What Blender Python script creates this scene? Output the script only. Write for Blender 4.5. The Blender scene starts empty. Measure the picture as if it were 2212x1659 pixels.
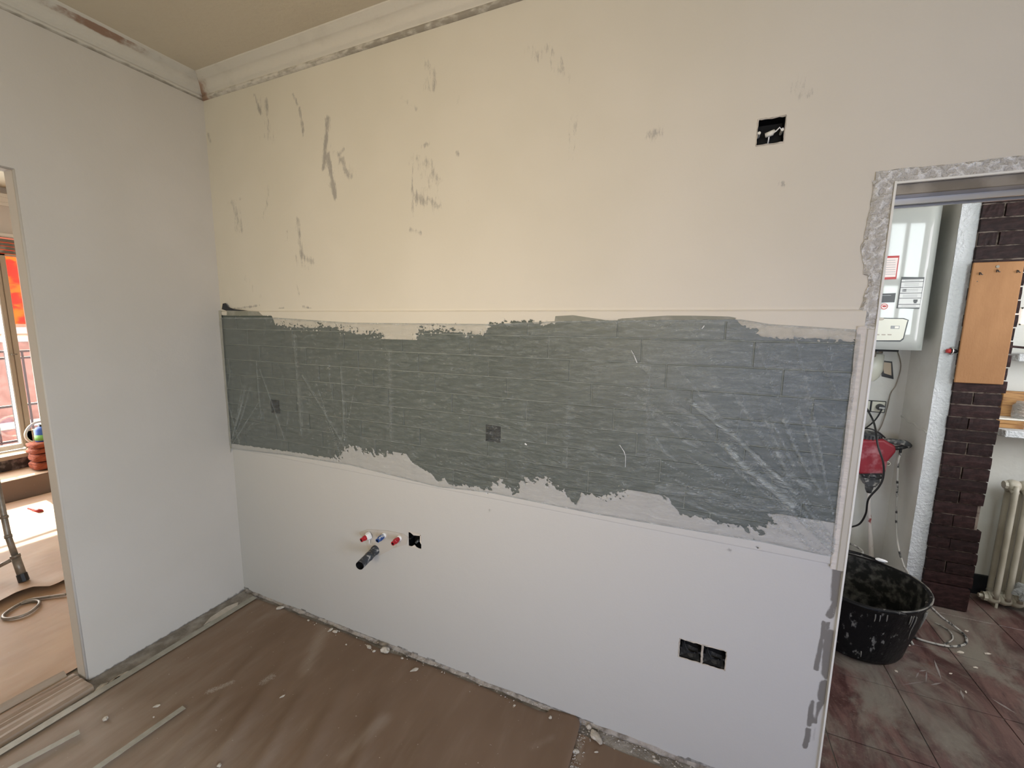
import bpy, bmesh, math, random
import numpy as np
from mathutils import Matrix, Vector
random.seed(7); rng = np.random.default_rng(5)
SC = bpy.context.scene; COL = SC.collection
# ------------------------------------------------------------ camera (image taken as 2212 x 1659)
FP, PT, RL, YW = 908.617, -0.1404, 0.0119, 0.4091
CAM = np.array([2.386, -1.5, 1.6])
def _rot():
    cz = np.array([[math.cos(YW), -math.sin(YW), 0], [math.sin(YW), math.cos(YW), 0], [0, 0, 1]])
    B = np.array([[1, 0, 0], [0, 0, -1], [0, 1, 0]], float)
    cx = np.array([[1, 0, 0], [0, math.cos(PT), -math.sin(PT)], [0, math.sin(PT), math.cos(PT)]])
    rr = np.array([[math.cos(RL), -math.sin(RL), 0], [math.sin(RL), math.cos(RL), 0], [0, 0, 1]])
    return cz @ cx @ B @ rr
RM = _rot()
cam = bpy.data.cameras.new('camera'); cam.sensor_width = 36; cam.lens = FP / 2212 * 36; cam.clip_start = .02
co = bpy.data.objects.new('camera', cam); COL.objects.link(co)
M4 = Matrix.Identity(4)
for i in range(3):
    for j in range(3): M4[i][j] = RM[i, j]
    M4[i][3] = CAM[i]
co.matrix_world = M4; SC.camera = co
def _hit(px, py, ax, v):
    d = RM @ np.array([(px - 1106) / FP, -(py - 829.5) / FP, -1.0])
    return CAM + d * ((v - CAM[ax]) / d[ax])
def HX(px, py, x=0): return _hit(px, py, 0, x)
def HY(px, py, y=0): return _hit(px, py, 1, y)
def HZ(px, py, z=0): return _hit(px, py, 2, z)
# ------------------------------------------------------------ light, world, exposure
SC.view_settings.view_transform = 'Standard'; SC.view_settings.look = 'None'
SC.view_settings.exposure = 0.06; SC.view_settings.gamma = 1.0
SC.view_settings.use_curve_mapping = False
SC.cycles.max_bounces = 10; SC.cycles.diffuse_bounces = 7; SC.cycles.transparent_max_bounces = 16
SC.cycles.caustics_reflective = False; SC.cycles.caustics_refractive = False
SC.cycles.sample_clamp_indirect = 6.0
W = bpy.data.worlds.new('sky'); SC.world = W; W.use_nodes = True
bg = W.node_tree.nodes['Background']; bg.inputs[0].default_value = (1.0, 0.93, .97, 1); bg.inputs[1].default_value = 5
def sunlamp(d, e, col):
    l = bpy.data.lights.new('sun', 'SUN'); l.energy = e; l.angle = math.radians(.6); l.color = col
    o = bpy.data.objects.new('sun', l); COL.objects.link(o)
    o.rotation_euler = Vector(d).to_track_quat('-Z', 'Y').to_euler()
sunlamp((1, -.15, -.65), 15, (1, .88, .66))
def area(loc, d, sx, sy, e, col, spread=180):
    l = bpy.data.lights.new('daylight_fill', 'AREA'); l.shape = 'RECTANGLE'; l.size = sx; l.size_y = sy; l.energy = e; l.color = col; l.spread = math.radians(spread)
    o = bpy.data.objects.new('daylight_fill', l); COL.objects.link(o); o.location = loc
    o.rotation_euler = Vector(d).to_track_quat('-Z', 'Z').to_euler()
# daylight for the kitchen window behind the camera, with fills added before closed walls, the utility room's window and the next room's french window
area((3.2, -3.56, 1.1), (.0, 1, -.08), 1.8, 1.4, 17, (.34, .48, 1), 95)       # added cool fill for the lower walls, no door here
area((1.7, -3.56, 1.75), (-.12, 1, -.03), 1.2, .8, 6.2, (1, .80, .50), 54)        # added warm spot to brighten the middle of the back wall
area((2.5, -3.56, 1.6), (0, 1, 0), 2.2, 1.5, 39, (1, .95, .69), 180)
area((4.42, -2.2, .8), (-1, .15, -.14), 1.2, 1.2, 23, (.60, .76, 1), 84)  # added cool fill for the lower left wall, no window here
area((5.12, .75, 1.7), (-1, .12, -.05), 1.0, 1.4, 9, (.86, .94, 1))
area((3.98, .12, 1.97), (0, 1, 0), .40, 1.02, 15, (.88, .97, 1))
area((-3.75, -.6, 1.3), (1, 0, -.1), 1.8, 1.8, 88, (.9, 1, .98))
# ------------------------------------------------------------ materials
def srgb(r, g, b):
    f = lambda c: (c / 255 / 12.92) if c <= 10 else ((c / 255 + .055) / 1.055) ** 2.4
    return (f(r), f(g), f(b), 1)
class NT:
    def __init__(s, name):
        s.m = bpy.data.materials.new(name); s.m.use_nodes = True; s.t = s.m.node_tree; s.n = s.t.nodes
        s.b = s.n['Principled BSDF']; s.out = s.n['Material Output']
        s.tc = s.n.new('ShaderNodeTexCoord')
    def L(s, a, b): s.t.links.new(a, b)
    def noise(s, scale, stretch=None, detail=4, rough=.55, rot=None, dist=0):
        n = s.n.new('ShaderNodeTexNoise'); n.inputs['Scale'].default_value = scale
        n.inputs['Detail'].default_value = detail; n.inputs['Roughness'].default_value = rough; n.inputs['Distortion'].default_value = dist
        mp = s.n.new('ShaderNodeMapping'); s.L(s.tc.outputs['Object'], mp.inputs[0]); s.L(mp.outputs[0], n.inputs['Vector'])
        if stretch: mp.inputs['Scale'].default_value = stretch
        if rot: mp.inputs['Rotation'].default_value = rot
        return n.outputs['Fac']
    def ramp(s, x, a, b, va=0., vb=1.):
        r = s.n.new('ShaderNodeMapRange'); r.interpolation_type = 'SMOOTHSTEP'
        for i, v in ((1, a), (2, b), (3, va), (4, vb)): r.inputs[i].default_value = v
        s.L(x, r.inputs[0]); return r.outputs[0]
    def math(s, op, a, b):
        m = s.n.new('ShaderNodeMath'); m.operation = op
        for i, v in ((0, a), (1, b)):
            if isinstance(v, (int, float)): m.inputs[i].default_value = v
            else: s.L(v, m.inputs[i])
        return m.outputs[0]
    def attr(s, name):
        a = s.n.new('ShaderNodeAttribute'); a.attribute_name = name; return a.outputs['Fac']
    def mix(s, f, a, b):
        m = s.n.new('ShaderNodeMix'); m.data_type = 'RGBA'
        for i, v in ((0, f), (6, a), (7, b)):
            if isinstance(v, (int, float, tuple)): m.inputs[i].default_value = v
            else: s.L(v, m.inputs[i])
        return m.outputs[2]
    def bump(s, h, dist, strength=1.0):
        b = s.n.new('ShaderNodeBump'); b.inputs['Strength'].default_value = strength; b.inputs['Distance'].default_value = dist
        s.L(h, b.inputs['Height']); s.L(b.outputs[0], s.b.inputs['Normal']); return b
    def col(s, v):
        if isinstance(v, tuple): s.b.inputs['Base Color'].default_value = v
        else: s.L(v, s.b.inputs['Base Color'])
    def set(s, **k):
        for a, v in k.items():
            i = s.b.inputs[a.replace('_', ' ')]
            if isinstance(v, (int, float, tuple)): i.default_value = v
            else: s.L(v, i)
        return s
def simple(name, c, rough=.6, c2=None, scale=8, stretch=None, bump=0, bscale=60, metal=0, spec=.5, lo=.4, hi=.65, coat=0, rand=0):
    t = NT(name); c = srgb(*c)
    out = c
    if c2: out = t.mix(t.ramp(t.noise(scale, stretch), lo, hi), c, srgb(*c2))
    if rand:
        oi = t.n.new('ShaderNodeObjectInfo'); hsv = t.n.new('ShaderNodeHueSaturation')
        v = t.ramp(oi.outputs['Random'], 0, 1, 1 - rand, 1 + rand); t.L(v, hsv.inputs['Value'])
        if isinstance(out, tuple): hsv.inputs['Color'].default_value = out
        else: t.L(out, hsv.inputs['Color'])
        out = hsv.outputs[0]
    t.col(out); t.set(Roughness=rough, Metallic=metal, Coat_Weight=coat); t.b.inputs['Specular IOR Level'].default_value = spec
    if bump: t.bump(t.noise(bscale, stretch), bump)
    return t.m
MT = {}
def wallmat(name, base, var, scuff=(122, 118, 114), low=None):
    t = NT(name)
    c = t.mix(t.ramp(t.noise(1.6, None, 3), .35, .7), srgb(*base), srgb(*var))
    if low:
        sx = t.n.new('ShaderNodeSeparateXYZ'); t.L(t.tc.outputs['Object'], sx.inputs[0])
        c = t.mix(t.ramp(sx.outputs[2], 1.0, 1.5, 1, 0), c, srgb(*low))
    a = t.attr('scuff')
    n = t.noise(34, (1.8, 1.8, .45), 6, .75)
    f = t.ramp(t.math('ADD', t.math('MULTIPLY', a, .47), n), .74, .98, 0, .66)
    c = t.mix(f, c, srgb(*scuff))
    p = t.attr('patch'); n2 = t.noise(35, (1, 1, .35), 4)
    f2 = t.ramp(t.math('ADD', p, t.math('MULTIPLY', n2, .9)), .95, 1.25, 0, .85)
    c = t.mix(f2, c, srgb(104, 99, 93))
    w = t.attr('bright'); f3 = t.ramp(t.math('ADD', w, t.math('MULTIPLY', t.noise(40, (.5, 1, 1.4), 4), .6)), .75, .9)
    c = t.mix(f3, c, srgb(236, 233, 228))
    t.col(c); t.set(Roughness=.75); t.b.inputs['Specular IOR Level'].default_value = .3
    t.bump(t.math('ADD', t.noise(5, None, 3), t.math('MULTIPLY', t.noise(120, None, 2), .08)), .004)
    return t.m
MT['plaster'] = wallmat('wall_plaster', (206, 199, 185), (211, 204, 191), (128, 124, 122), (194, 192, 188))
MT['plaster_left'] = wallmat('left_wall_plaster', (205, 198, 189), (210, 203, 195))
MT['ceiling'] = simple('ceiling_paint', (206, 196, 178), .9, (198, 188, 170), 1.5, bump=.002, bscale=40)
def crown_mat():
    t = NT('crown_plaster')
    g = t.ramp(t.noise(9, (1, 1, 1), 5), .5, .8, 0, .35)
    c = t.mix(g, srgb(206, 200, 190), srgb(170, 163, 152))
    a = t.attr('rust'); f = t.ramp(t.math('ADD', a, t.math('MULTIPLY', t.noise(30, (1, 1, 1), 4), .8)), .8, 1.25, 0, .8)
    c = t.mix(f, c, srgb(128, 82, 50)); 
    d = t.attr('dark_edges'); f = t.ramp(t.math('ADD', d, t.math('MULTIPLY', t.noise(24, (1, 1, 3), 5), .9)), .98, 1.35, 0, .7)
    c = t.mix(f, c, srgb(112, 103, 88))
    t.col(c); t.set(Roughness=.85); t.bump(t.noise(30, None, 4), .003); return t.m
MT['crown'] = crown_mat()
def paper_mat(name, a, b, dust, thr=(.52, .75)):
    t = NT(name)
    c = t.mix(t.ramp(t.noise(3, (1, .5, 1), 3), .35, .65), srgb(*a), srgb(*b))
    d = t.math('ADD', t.attr('dust'), t.math('MULTIPLY', t.noise(7, (2.2, .5, 1), 5, .6, (0, 0, .25)), .9))
    c = t.mix(t.ramp(d, thr[0], thr[0] + .9, 0, .75), c, srgb(*dust))
    w = t.ramp(t.math('ADD', t.attr('print'), t.math('MULTIPLY', t.noise(170, None, 3, .7), 1.0)), 1.0, 1.3, 0, .55)
    c = t.mix(w, c, srgb(188, 180, 172))
    sp = t.ramp(t.noise(85, None, 1), .77, .80, 0, .6)
    c = t.mix(sp, c, srgb(190, 180, 168))
    t.col(c); t.set(Roughness=.62); t.b.inputs['Specular IOR Level'].default_value = .35
    t.bump(t.noise(4, (1.6, .7, 1), 3), .01, .6); return t.m
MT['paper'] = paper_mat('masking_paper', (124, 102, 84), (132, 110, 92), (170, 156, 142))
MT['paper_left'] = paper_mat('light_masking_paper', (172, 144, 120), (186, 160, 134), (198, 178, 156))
MT['concrete'] = simple('grey_screed', (128, 121, 112), .9, (166, 160, 152), 14, bump=.008, bscale=45, lo=.35, hi=.7)
MT['tape'] = simple('masking_tape', (160, 157, 145), .55, (172, 169, 158), 20, bump=.001, bscale=90)
MT['tile'] = simple('slate_green_tile', (78, 86, 80), .42, (84, 91, 85), 5, rand=.05, bump=.0006, bscale=9)
MT['grout'] = simple('pale_grout', (146, 151, 142), .9)
MT['skim'] = simple('fresh_filler', (210, 203, 194), .8, (200, 193, 184), 30, (.4, 1, 2), bump=.005, bscale=50)
MT['greyskim'] = simple('grey_green_filler', (132, 132, 120), .8, (150, 148, 138), 20)
def film_mat(name, base=.13, white=(205, 214, 214)):
    t = NT(name)
    fo = t.attr('fold')
    n = t.noise(16, (1, 1, 3.2), 4, .6, (0, .35, 0), 1.2); n2 = t.noise(7, (3.0, 1, .6), 3, .55)
    f = t.math('ADD', t.math('MULTIPLY', t.ramp(n2, .5, .75), .06), base)
    f = t.math('ADD', f, t.math('MULTIPLY', fo, t.ramp(t.noise(60, (1, 1, 1), 4), .3, .65, .75, 1.05)))
    tr = t.n.new('ShaderNodeBsdfTransparent'); mx = t.n.new('ShaderNodeMixShader')
    t.L(f, mx.inputs[0]); t.L(tr.outputs[0], mx.inputs[1]); t.L(t.b.outputs[0], mx.inputs[2]); t.L(mx.outputs[0], t.out.inputs[0])
    t.col(srgb(*white)); t.set(Roughness=.28)
    h = t.math('ADD', t.math('MULTIPLY', n, 1.0), t.math('MULTIPLY', t.noise(45, (1, 1, 2.5), 3, .6, (0, .3, 0)), .35))
    b = t.bump(h, .035, 1.0)
    g = t.n.new('ShaderNodeBsdfGlossy'); g.inputs['Roughness'].default_value = .30; t.L(b.outputs[0], g.inputs['Normal'])
    m2 = t.n.new('ShaderNodeMixShader'); m2.inputs[0].default_value = .10
    t.L(mx.outputs[0], m2.inputs[1]); t.L(g.outputs[0], m2.inputs[2]); t.L(m2.outputs[0], t.out.inputs[0])
    return t.m
MT['film'] = film_mat('plastic_film', .13)
MT['bag'] = film_mat('clear_bag_plastic', .35)
MT['black'] = simple('black_box_plastic', (5, 5, 6), .6, (16, 16, 16), 40, spec=.2)
MT['dusty_black'] = simple('dusty_black_plastic', (22, 22, 23), .6, (150, 148, 142), 55, (1, 1, 1), lo=.56, hi=.74)
MT['white'] = simple('white_plastic', (225, 223, 214), .35)
MT['enamel'] = simple('boiler_enamel', (176, 180, 176), .05, coat=0, spec=.5)
MT['panelgrey'] = simple('boiler_flap_plastic', (206, 206, 192), .3)
MT['dark'] = simple('dark_print', (32, 34, 38), .35)
MT['red'] = simple('red_print', (176, 50, 48), .45)
MT['label'] = simple('label_paper', (206, 208, 206), .4)
MT['labelpink'] = simple('pale_red_label', (228, 214, 208), .4)
MT['greyprint'] = simple('grey_print', (150, 153, 154), .5)
MT['utilwall'] = simple('utility_wall_paint', (204, 205, 200), .85, (194, 193, 186), 2, bump=.002, bscale=30)
MT['stucco'] = simple('white_stucco', (205, 209, 212), .9, bump=.012, bscale=70)
MT['mortar'] = simple('grey_mortar', (126, 114, 104), .95, (64, 52, 46), 30)
MT['brick'] = simple('dark_brown_brick', (32, 17, 17), .7, (48, 30, 29), 30, (1, 1, 2), bump=.002, bscale=60, rand=.25, spec=.25)
MT['mdf'] = simple('tan_fibreboard', (146, 103, 62), .7, (158, 114, 72), 7, (1, 1, .3), bump=.0008, bscale=150)
MT['alu'] = simple('aluminium', (198, 196, 190), .32, metal=.85)
MT['frame_cream'] = simple('cream_frame', (186, 180, 166), .45, (198, 192, 178), 6, (1, 1, .2))
def tilefloor():
    t = NT('red_marbled_floor_tile')
    n = t.noise(3.2, (2.6, .8, 1), 6, .7, (0, 0, .5), 1.3)
    c = t.mix(t.ramp(n, .35, .65), srgb(66, 42, 40), srgb(108, 82, 77))
    n2 = t.noise(2.0, (1.6, 1, 1), 6, .68, (0, 0, -.6), 1.0)
    c = t.mix(t.ramp(n2, .42, .62, 0, .85), c, srgb(124, 120, 110))
    c = t.mix(t.ramp(t.noise(45, (1, 3, 1), 4, .7, (0, 0, .6)), .58, .8, 0, .55), c, srgb(176, 170, 160))
    c = t.mix(t.ramp(t.noise(6, (1, .6, 1), 3), .62, .72, 0, .5), c, srgb(112, 66, 34))
    t.col(c); t.set(Roughness=.38); t.bump(t.noise(60), .001); return t.m
MT['floortile'] = tilefloor()
MT['rubber'] = simple('splashed_black_rubber', (9, 9, 10), .5, (112, 111, 106), 36, (1.2, 1.2, .6), lo=.60, hi=.72, bump=.004, bscale=30, spec=.25)
MT['rubber_in'] = simple('dusty_rubber_inside', (26, 26, 24), .8, (92, 90, 84), 22, lo=.42, hi=.72, spec=.2)
MT['machine_red'] = simple('dusty_red_casing', (132, 30, 42), .5, (168, 112, 118), 14, lo=.48, hi=.72)
MT['machine_grey'] = simple('plastered_grey_casting', (66, 68, 70), .55, (168, 166, 160), 38, lo=.5, hi=.68)
MT['shaft'] = simple('plastered_red_shaft', (132, 42, 40), .6, (205, 200, 194), 22, (1, 1, .6), lo=.36, hi=.46)
MT['cable'] = simple('black_cable_rubber', (24, 24, 25), .5)
MT['cable_white'] = simple('plastered_cable', (36, 36, 36), .7, (168, 166, 160), 30, lo=.38, hi=.50)
MT['rad'] = simple('cream_radiator_paint', (186, 182, 168), .4, (168, 162, 146), 5)
MT['wood'] = simple('pale_wood', (170, 128, 76), .6, (128, 88, 48), 12, (1, 8, 8))
MT['marble_dark'] = simple('dark_marble', (44, 36, 32), .35, (120, 108, 100), 20, lo=.45, hi=.7)
MT['frame_white'] = simple('white_window_frame', (222, 216, 205), .4)
MT['frame_beige'] = simple('beige_window_frame', (176, 160, 138), .45)
MT['orange_cloth'] = simple('orange_sacking', (168, 84, 50), .8, (132, 58, 36), 24, (1, 1, 3), bump=.01)
MT['blue'] = simple('blue_print', (58, 96, 170), .4); MT['green'] = simple('green_print', (120, 176, 84), .5)
MT['steel'] = simple('dull_grey_steel', (120, 112, 100), .4, (150, 142, 130), 10, metal=.4)
MT['redvalve'] = simple('red_cap_plastic', (176, 26, 40), .3, (214, 150, 150), 60, lo=.6, hi=.75)
MT['bluevalve'] = simple('blue_cap_plastic', (24, 70, 140), .3, (196, 200, 204), 60, lo=.5, hi=.62)
MT['ptfe'] = simple('white_sealing_tape', (235, 235, 236), .5)
MT['pipe_grey'] = simple('speckled_drain_pipe', (56, 60, 66), .5, (170, 168, 164), 70, lo=.52, hi=.68)
MT['chunk'] = simple('plaster_crumb', (206, 198, 186), .9, (178, 170, 158), 30, bump=.006)
MT['shade'] = simple('foil_tape', (192, 188, 181), .4, (230, 229, 226), 60, (1, 1, 1), lo=.44, hi=.66, bump=.02, bscale=60)
MT['outbrick'] = simple('far_red_brick', (120, 84, 72), .8, (136, 98, 86), 6)
MT['outwhite'] = simple('far_pale_wall', (176, 174, 168), .8)
MT['outdark'] = simple('dark_railing', (60, 52, 62), .5)
def awn():
    t = NT('orange_awning_cloth')
    c = t.mix(t.ramp(t.noise(5, (1, 1, 2), 4), .45, .6), srgb(214, 84, 12), srgb(196, 26, 16))
    t.col(c); t.set(Roughness=.8)
    tl = t.n.new('ShaderNodeBsdfTranslucent'); t.L(c, tl.inputs[0]); mx = t.n.new('ShaderNodeMixShader'); mx.inputs[0].default_value = .5
    t.L(t.b.outputs[0], mx.inputs[1]); t.L(tl.outputs[0], mx.inputs[2]); t.L(mx.outputs[0], t.out.inputs[0]); return t.m
MT['awning'] = awn()
def glassm():
    t = NT('window_glass'); tr = t.n.new('ShaderNodeBsdfTransparent'); g = t.n.new('ShaderNodeBsdfGlossy'); g.inputs['Roughness'].default_value = .03
    mx = t.n.new('ShaderNodeMixShader'); mx.inputs[0].default_value = .08
    t.L(tr.outputs[0], mx.inputs[1]); t.L(g.outputs[0], mx.inputs[2]); t.L(mx.outputs[0], t.out.inputs[0]); return t.m
MT['glass'] = glassm()
# ------------------------------------------------------------ mesh helpers
class MB:
    def __init__(s): s.v = []; s.f = []
    def add(s, vs, fs):
        o = len(s.v); s.v += [tuple(map(float, q)) for q in vs]; s.f += [tuple(i + o for i in f) for f in fs]; return s
    def box(s, x0, x1, y0, y1, z0, z1, M=None):
        vs = [(x, y, z) for z in (z0, z1) for y in (y0, y1) for x in (x0, x1)]
        if M is not None: vs = [tuple(M @ Vector(q)) for q in vs]
        return s.add(vs, [(0, 2, 3, 1), (4, 5, 7, 6), (0, 1, 5, 4), (2, 6, 7, 3), (0, 4, 6, 2), (1, 3, 7, 5)])
    def tube(s, pts, r, n=10, caps=True, flat=1.0):
        pts = [Vector(tuple(map(float, p))) for p in pts]; rs = r if isinstance(r, (list, tuple)) else [r] * len(pts)
        rings = []; up = None
        for i, p in enumerate(pts):
            t = (pts[min(i + 1, len(pts) - 1)] - pts[max(i - 1, 0)]).normalized()
            if up is None: up = t.orthogonal().normalized()
            up = (up - t * up.dot(t)).normalized(); sd = t.cross(up)
            rings.append([p + (up * math.cos(a) + sd * math.sin(a) * flat) * rs[i] for a in [2 * math.pi * k / n for k in range(n)]])
        vs = [q for R in rings for q in R]; fs = []
        for i in range(len(pts) - 1):
            for k in range(n):
                a = i * n + k; b = i * n + (k + 1) % n; fs.append((a, b, b + n, a + n))
        if caps: fs.append(tuple(range(n))[::-1]); fs.append(tuple(range((len(pts) - 1) * n, len(pts) * n)))
        return s.add(vs, fs)
    def lathe(s, prof, c, n=32, ax='z', sx=1, sy=1):
        vs = []
        for r, h in prof:
            for k in range(n):
                a = 2 * math.pi * k / n; u, v = r * math.cos(a) * sx, r * math.sin(a) * sy
                vs.append({'z': (c[0] + u, c[1] + v, c[2] + h), 'y': (c[0] + u, c[1] + h, c[2] + v), 'x': (c[0] + h, c[1] + u, c[2] + v)}[ax])
        fs = [(i * n + k, i * n + (k + 1) % n, (i + 1) * n + (k + 1) % n, (i + 1) * n + k) for i in range(len(prof) - 1) for k in range(n)]
        return s.add(vs, fs)
    def prism(s, poly, a0, a1, ax='y'):
        n = len(poly); f = {'y': lambda p, a: (p[0], a, p[1]), 'x': lambda p, a: (a, p[0], p[1]), 'z': lambda p, a: (p[0], p[1], a)}[ax]
        vs = [f(p, a0) for p in poly] + [f(p, a1) for p in poly]
        return s.add(vs, [tuple(range(n)), tuple(range(2 * n - 1, n - 1, -1))] + [(i, i + n, (i + 1) % n + n, (i + 1) % n) for i in range(n)])
def tag(o, label=None, cat=None, group=None, kind=None):
    for k, v in (('label', label), ('category', cat), ('group', group), ('kind', kind)):
        if v: o[k] = v
    return o
def empty(name, loc, label, cat, group=None):
    o = bpy.data.objects.new(name, None); o.location = tuple(map(float, loc)); o.empty_display_size = .05; COL.objects.link(o)
    return tag(o, label, cat, group)
def root_off(p):
    v = Vector((0, 0, 0))
    while p is not None: v += p.location; p = p.parent
    return v
def fin(name, me, mat, parent=None, bevel=0, smooth=False, org=None, seg=1):
    me.materials.append(MT[mat] if isinstance(mat, str) else mat)
    bm = bmesh.new(); bm.from_mesh(me); bmesh.ops.recalc_face_normals(bm, faces=bm.faces) if len(bm.faces) < 20000 else None; bm.to_mesh(me); bm.free()
    o = bpy.data.objects.new(name, me); COL.objects.link(o)
    off = root_off(parent) if parent is not None else Vector((0, 0, 0))
    if org is None:
        if parent is None:
            bb = [Vector(c) for c in o.bound_box]; org = Vector(((bb[0][0] + bb[6][0]) / 2, (bb[0][1] + bb[6][1]) / 2, bb[0][2]))
        else: org = off
    org = Vector(org)
    me.transform(Matrix.Translation(-org)); o.location = org - off
    if parent is not None: o.parent = parent
    if smooth:
        for p in me.polygons: p.use_smooth = True
    if bevel:
        b = o.modifiers.new('bevel', 'BEVEL'); b.width = bevel; b.segments = seg; b.limit_method = 'ANGLE'
    if smooth == 'auto' or (bevel and smooth):
        me.shade_auto_smooth if False else None
    return o
def obj(name, mb, mat, parent=None, bevel=0, smooth=False, org=None, seg=1):
    me = bpy.data.meshes.new(name); me.from_pydata(mb.v, [], mb.f); me.update()
    return fin(name, me, mat, parent, bevel, smooth, org, seg)
def struct(name, mb, mat, parent=None, **k):
    o = obj(name, mb, mat, parent, org=(0, 0, 0), **k) if parent is None else obj(name, mb, mat, parent, **k)
    if parent is None: o['kind'] = 'structure'
    return o
def fastmesh(name, V, F):
    me = bpy.data.meshes.new(name); V = np.asarray(V, np.float32); F = np.asarray(F, np.int32)
    me.vertices.add(len(V)); me.vertices.foreach_set('co', V.ravel()); k = F.shape[1]
    me.loops.add(F.size); me.loops.foreach_set('vertex_index', F.ravel())
    me.polygons.add(len(F)); me.polygons.foreach_set('loop_start', np.arange(0, F.size, k, dtype=np.int32))
    me.polygons.foreach_set('loop_total', np.full(len(F), k, np.int32)); me.update(calc_edges=True); return me
def setattr_(me, name, arr):
    a = me.attributes.new(name, 'FLOAT', 'POINT'); a.data.foreach_set('value', np.asarray(arr, np.float32))
def vnoise(x, y, seed=0, oct=4, rough=.5):
    x = np.asarray(x, float); y = np.asarray(y, float); out = 0; amp = 1; tot = 0
    r = np.random.default_rng(seed); T = r.random((64, 64))
    for o in range(oct):
        xi = np.floor(x).astype(int); yi = np.floor(y).astype(int); fx = x - xi; fy = y - yi
        fx = fx * fx * (3 - 2 * fx); fy = fy * fy * (3 - 2 * fy)
        g = lambda a, b: T[a % 64, b % 64]
        v = (g(xi, yi) * (1 - fx) + g(xi + 1, yi) * fx) * (1 - fy) + (g(xi, yi + 1) * (1 - fx) + g(xi + 1, yi + 1) * fx) * fy
        out = out + amp * v; tot += amp; amp *= rough; x = x * 2 + 13.7; y = y * 2 + 7.3
    return out / tot
def segd(X, Z, a, b):
    ax, az = a; bx, bz = b; dx, dz = bx - ax, bz - az; L = dx * dx + dz * dz + 1e-12
    t = np.clip(((X - ax) * dx + (Z - az) * dz) / L, 0, 1); return np.hypot(X - ax - t * dx, Z - az - t * dz)
def polyd(X, Z, pts):
    d = None
    for a, b in zip(pts[:-1], pts[1:]):
        q = segd(X, Z, a, b); d = q if d is None else np.minimum(d, q)
    return d
def march(xs, zs, M):
    """cells of the grid (xs, zs) clipped to M > 0; M[i,j] at xs[i], zs[j]; returns 2D verts, faces, with mask value at verts"""
    V = {}; P = []; VM = []; F = []
    def vid(key, p, m):
        if key not in V: V[key] = len(P); P.append(p); VM.append(m)
        return V[key]
    pos = M > 0; any_ = pos[:-1, :-1] | pos[1:, :-1] | pos[:-1, 1:] | pos[1:, 1:]
    for i, j in zip(*np.nonzero(any_)):
        c = [(i, j), (i + 1, j), (i + 1, j + 1), (i, j + 1)]; poly = []
        for k in range(4):
            a, b = c[k], c[(k + 1) % 4]; ma, mb = M[a], M[b]
            if ma > 0: poly.append(vid(a, (xs[a[0]], zs[a[1]]), ma))
            if (ma > 0) != (mb > 0):
                t = ma / (ma - mb); t = min(max(t, .02), .98)
                poly.append(vid((min(a, b), max(a, b)), (xs[a[0]] + (xs[b[0]] - xs[a[0]]) * t, zs[a[1]] + (zs[b[1]] - zs[a[1]]) * t), 0))
        if len(poly) > 2: F.append(tuple(poly))
    return P, F, np.array(VM)
def gridwall(name, us, vs, holes, place, extra=None):
    """planar grid with rectangular holes; place(u,v)->xyz arrays"""
    U, V = np.meshgrid(us, vs, indexing='ij'); P = place(U, V).reshape(-1, 3)
    nu, nv = len(us), len(vs); idx = np.arange(nu * nv).reshape(nu, nv)
    a, b, c, d = idx[:-1, :-1], idx[1:, :-1], idx[1:, 1:], idx[:-1, 1:]
    uc = (us[:-1] + us[1:])[:, None] / 2 + 0 * vs[None, :-1]; vc = (vs[:-1] + vs[1:])[None, :] / 2 + 0 * us[:-1, None]
    keep = np.ones(a.shape, bool)
    for (u0, u1, v0, v1) in holes: keep &= ~((uc > u0) & (uc < u1) & (vc > v0) & (vc < v1))
    F = np.stack([a[keep], b[keep], c[keep], d[keep]], 1)
    return fastmesh(name, P, F), U.ravel(), V.ravel()
def lines(a, b, step, snaps):
    s = sorted(set([a, b] + [q for q in snaps if a < q < b])); out = []
    for p, q in zip(s[:-1], s[1:]):
        n = max(1, int(round((q - p) / step))); out += list(np.linspace(p, q, n + 1)[:-1])
    return np.array(out + [b])
def px2(pts): return [tuple(HY(*p)[[0, 2]]) for p in pts]
def dup(src, parent=None, name=None):
    o = src.copy(); COL.objects.link(o); o.parent = parent; return o
def duptree(src, parent=None):
    o = dup(src, parent)
    for c in list(src.children): duptree(c, o)
    return o
# ============================================================ SETTING
ZC = 2.80; XE = 2.843; ZH = 1.988; TW = .10            # ceiling, wall end, door head, wall thickness
BOXES = {'up': (2.510, 2.580, 2.129, 2.201), 'dl': (2.405, 2.4775, .419, .492), 'dr': (2.4815, 2.555, .419, .492), 'sm': (1.220, 1.290, .572, .640),
         'tl': (.354, .422, 1.124, 1.196), 'tr': (1.624, 1.692, 1.126, 1.196)}
HOLES = [(BOXES[k][0], BOXES[k][1], BOXES[k][2], BOXES[k][3]) for k in BOXES]
XR = 4.5
us = lines(0, XR, .008, [h for q in HOLES for h in q[:2]] + [XE]); us = us[(us <= XE + .6) | (us == XR)]
vs_ = lines(0, ZC, .008, [h for q in HOLES for h in q[2:]] + [ZH])
me, U, V = gridwall('wall_back', us, vs_, HOLES + [(XE, 3.72, -1, ZH)],
                    lambda u, v: np.stack([u, 0 * u + .0012 * (vnoise(u * 1.7, v * 1.7, 3, 3) - .5), v], -1))
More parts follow.
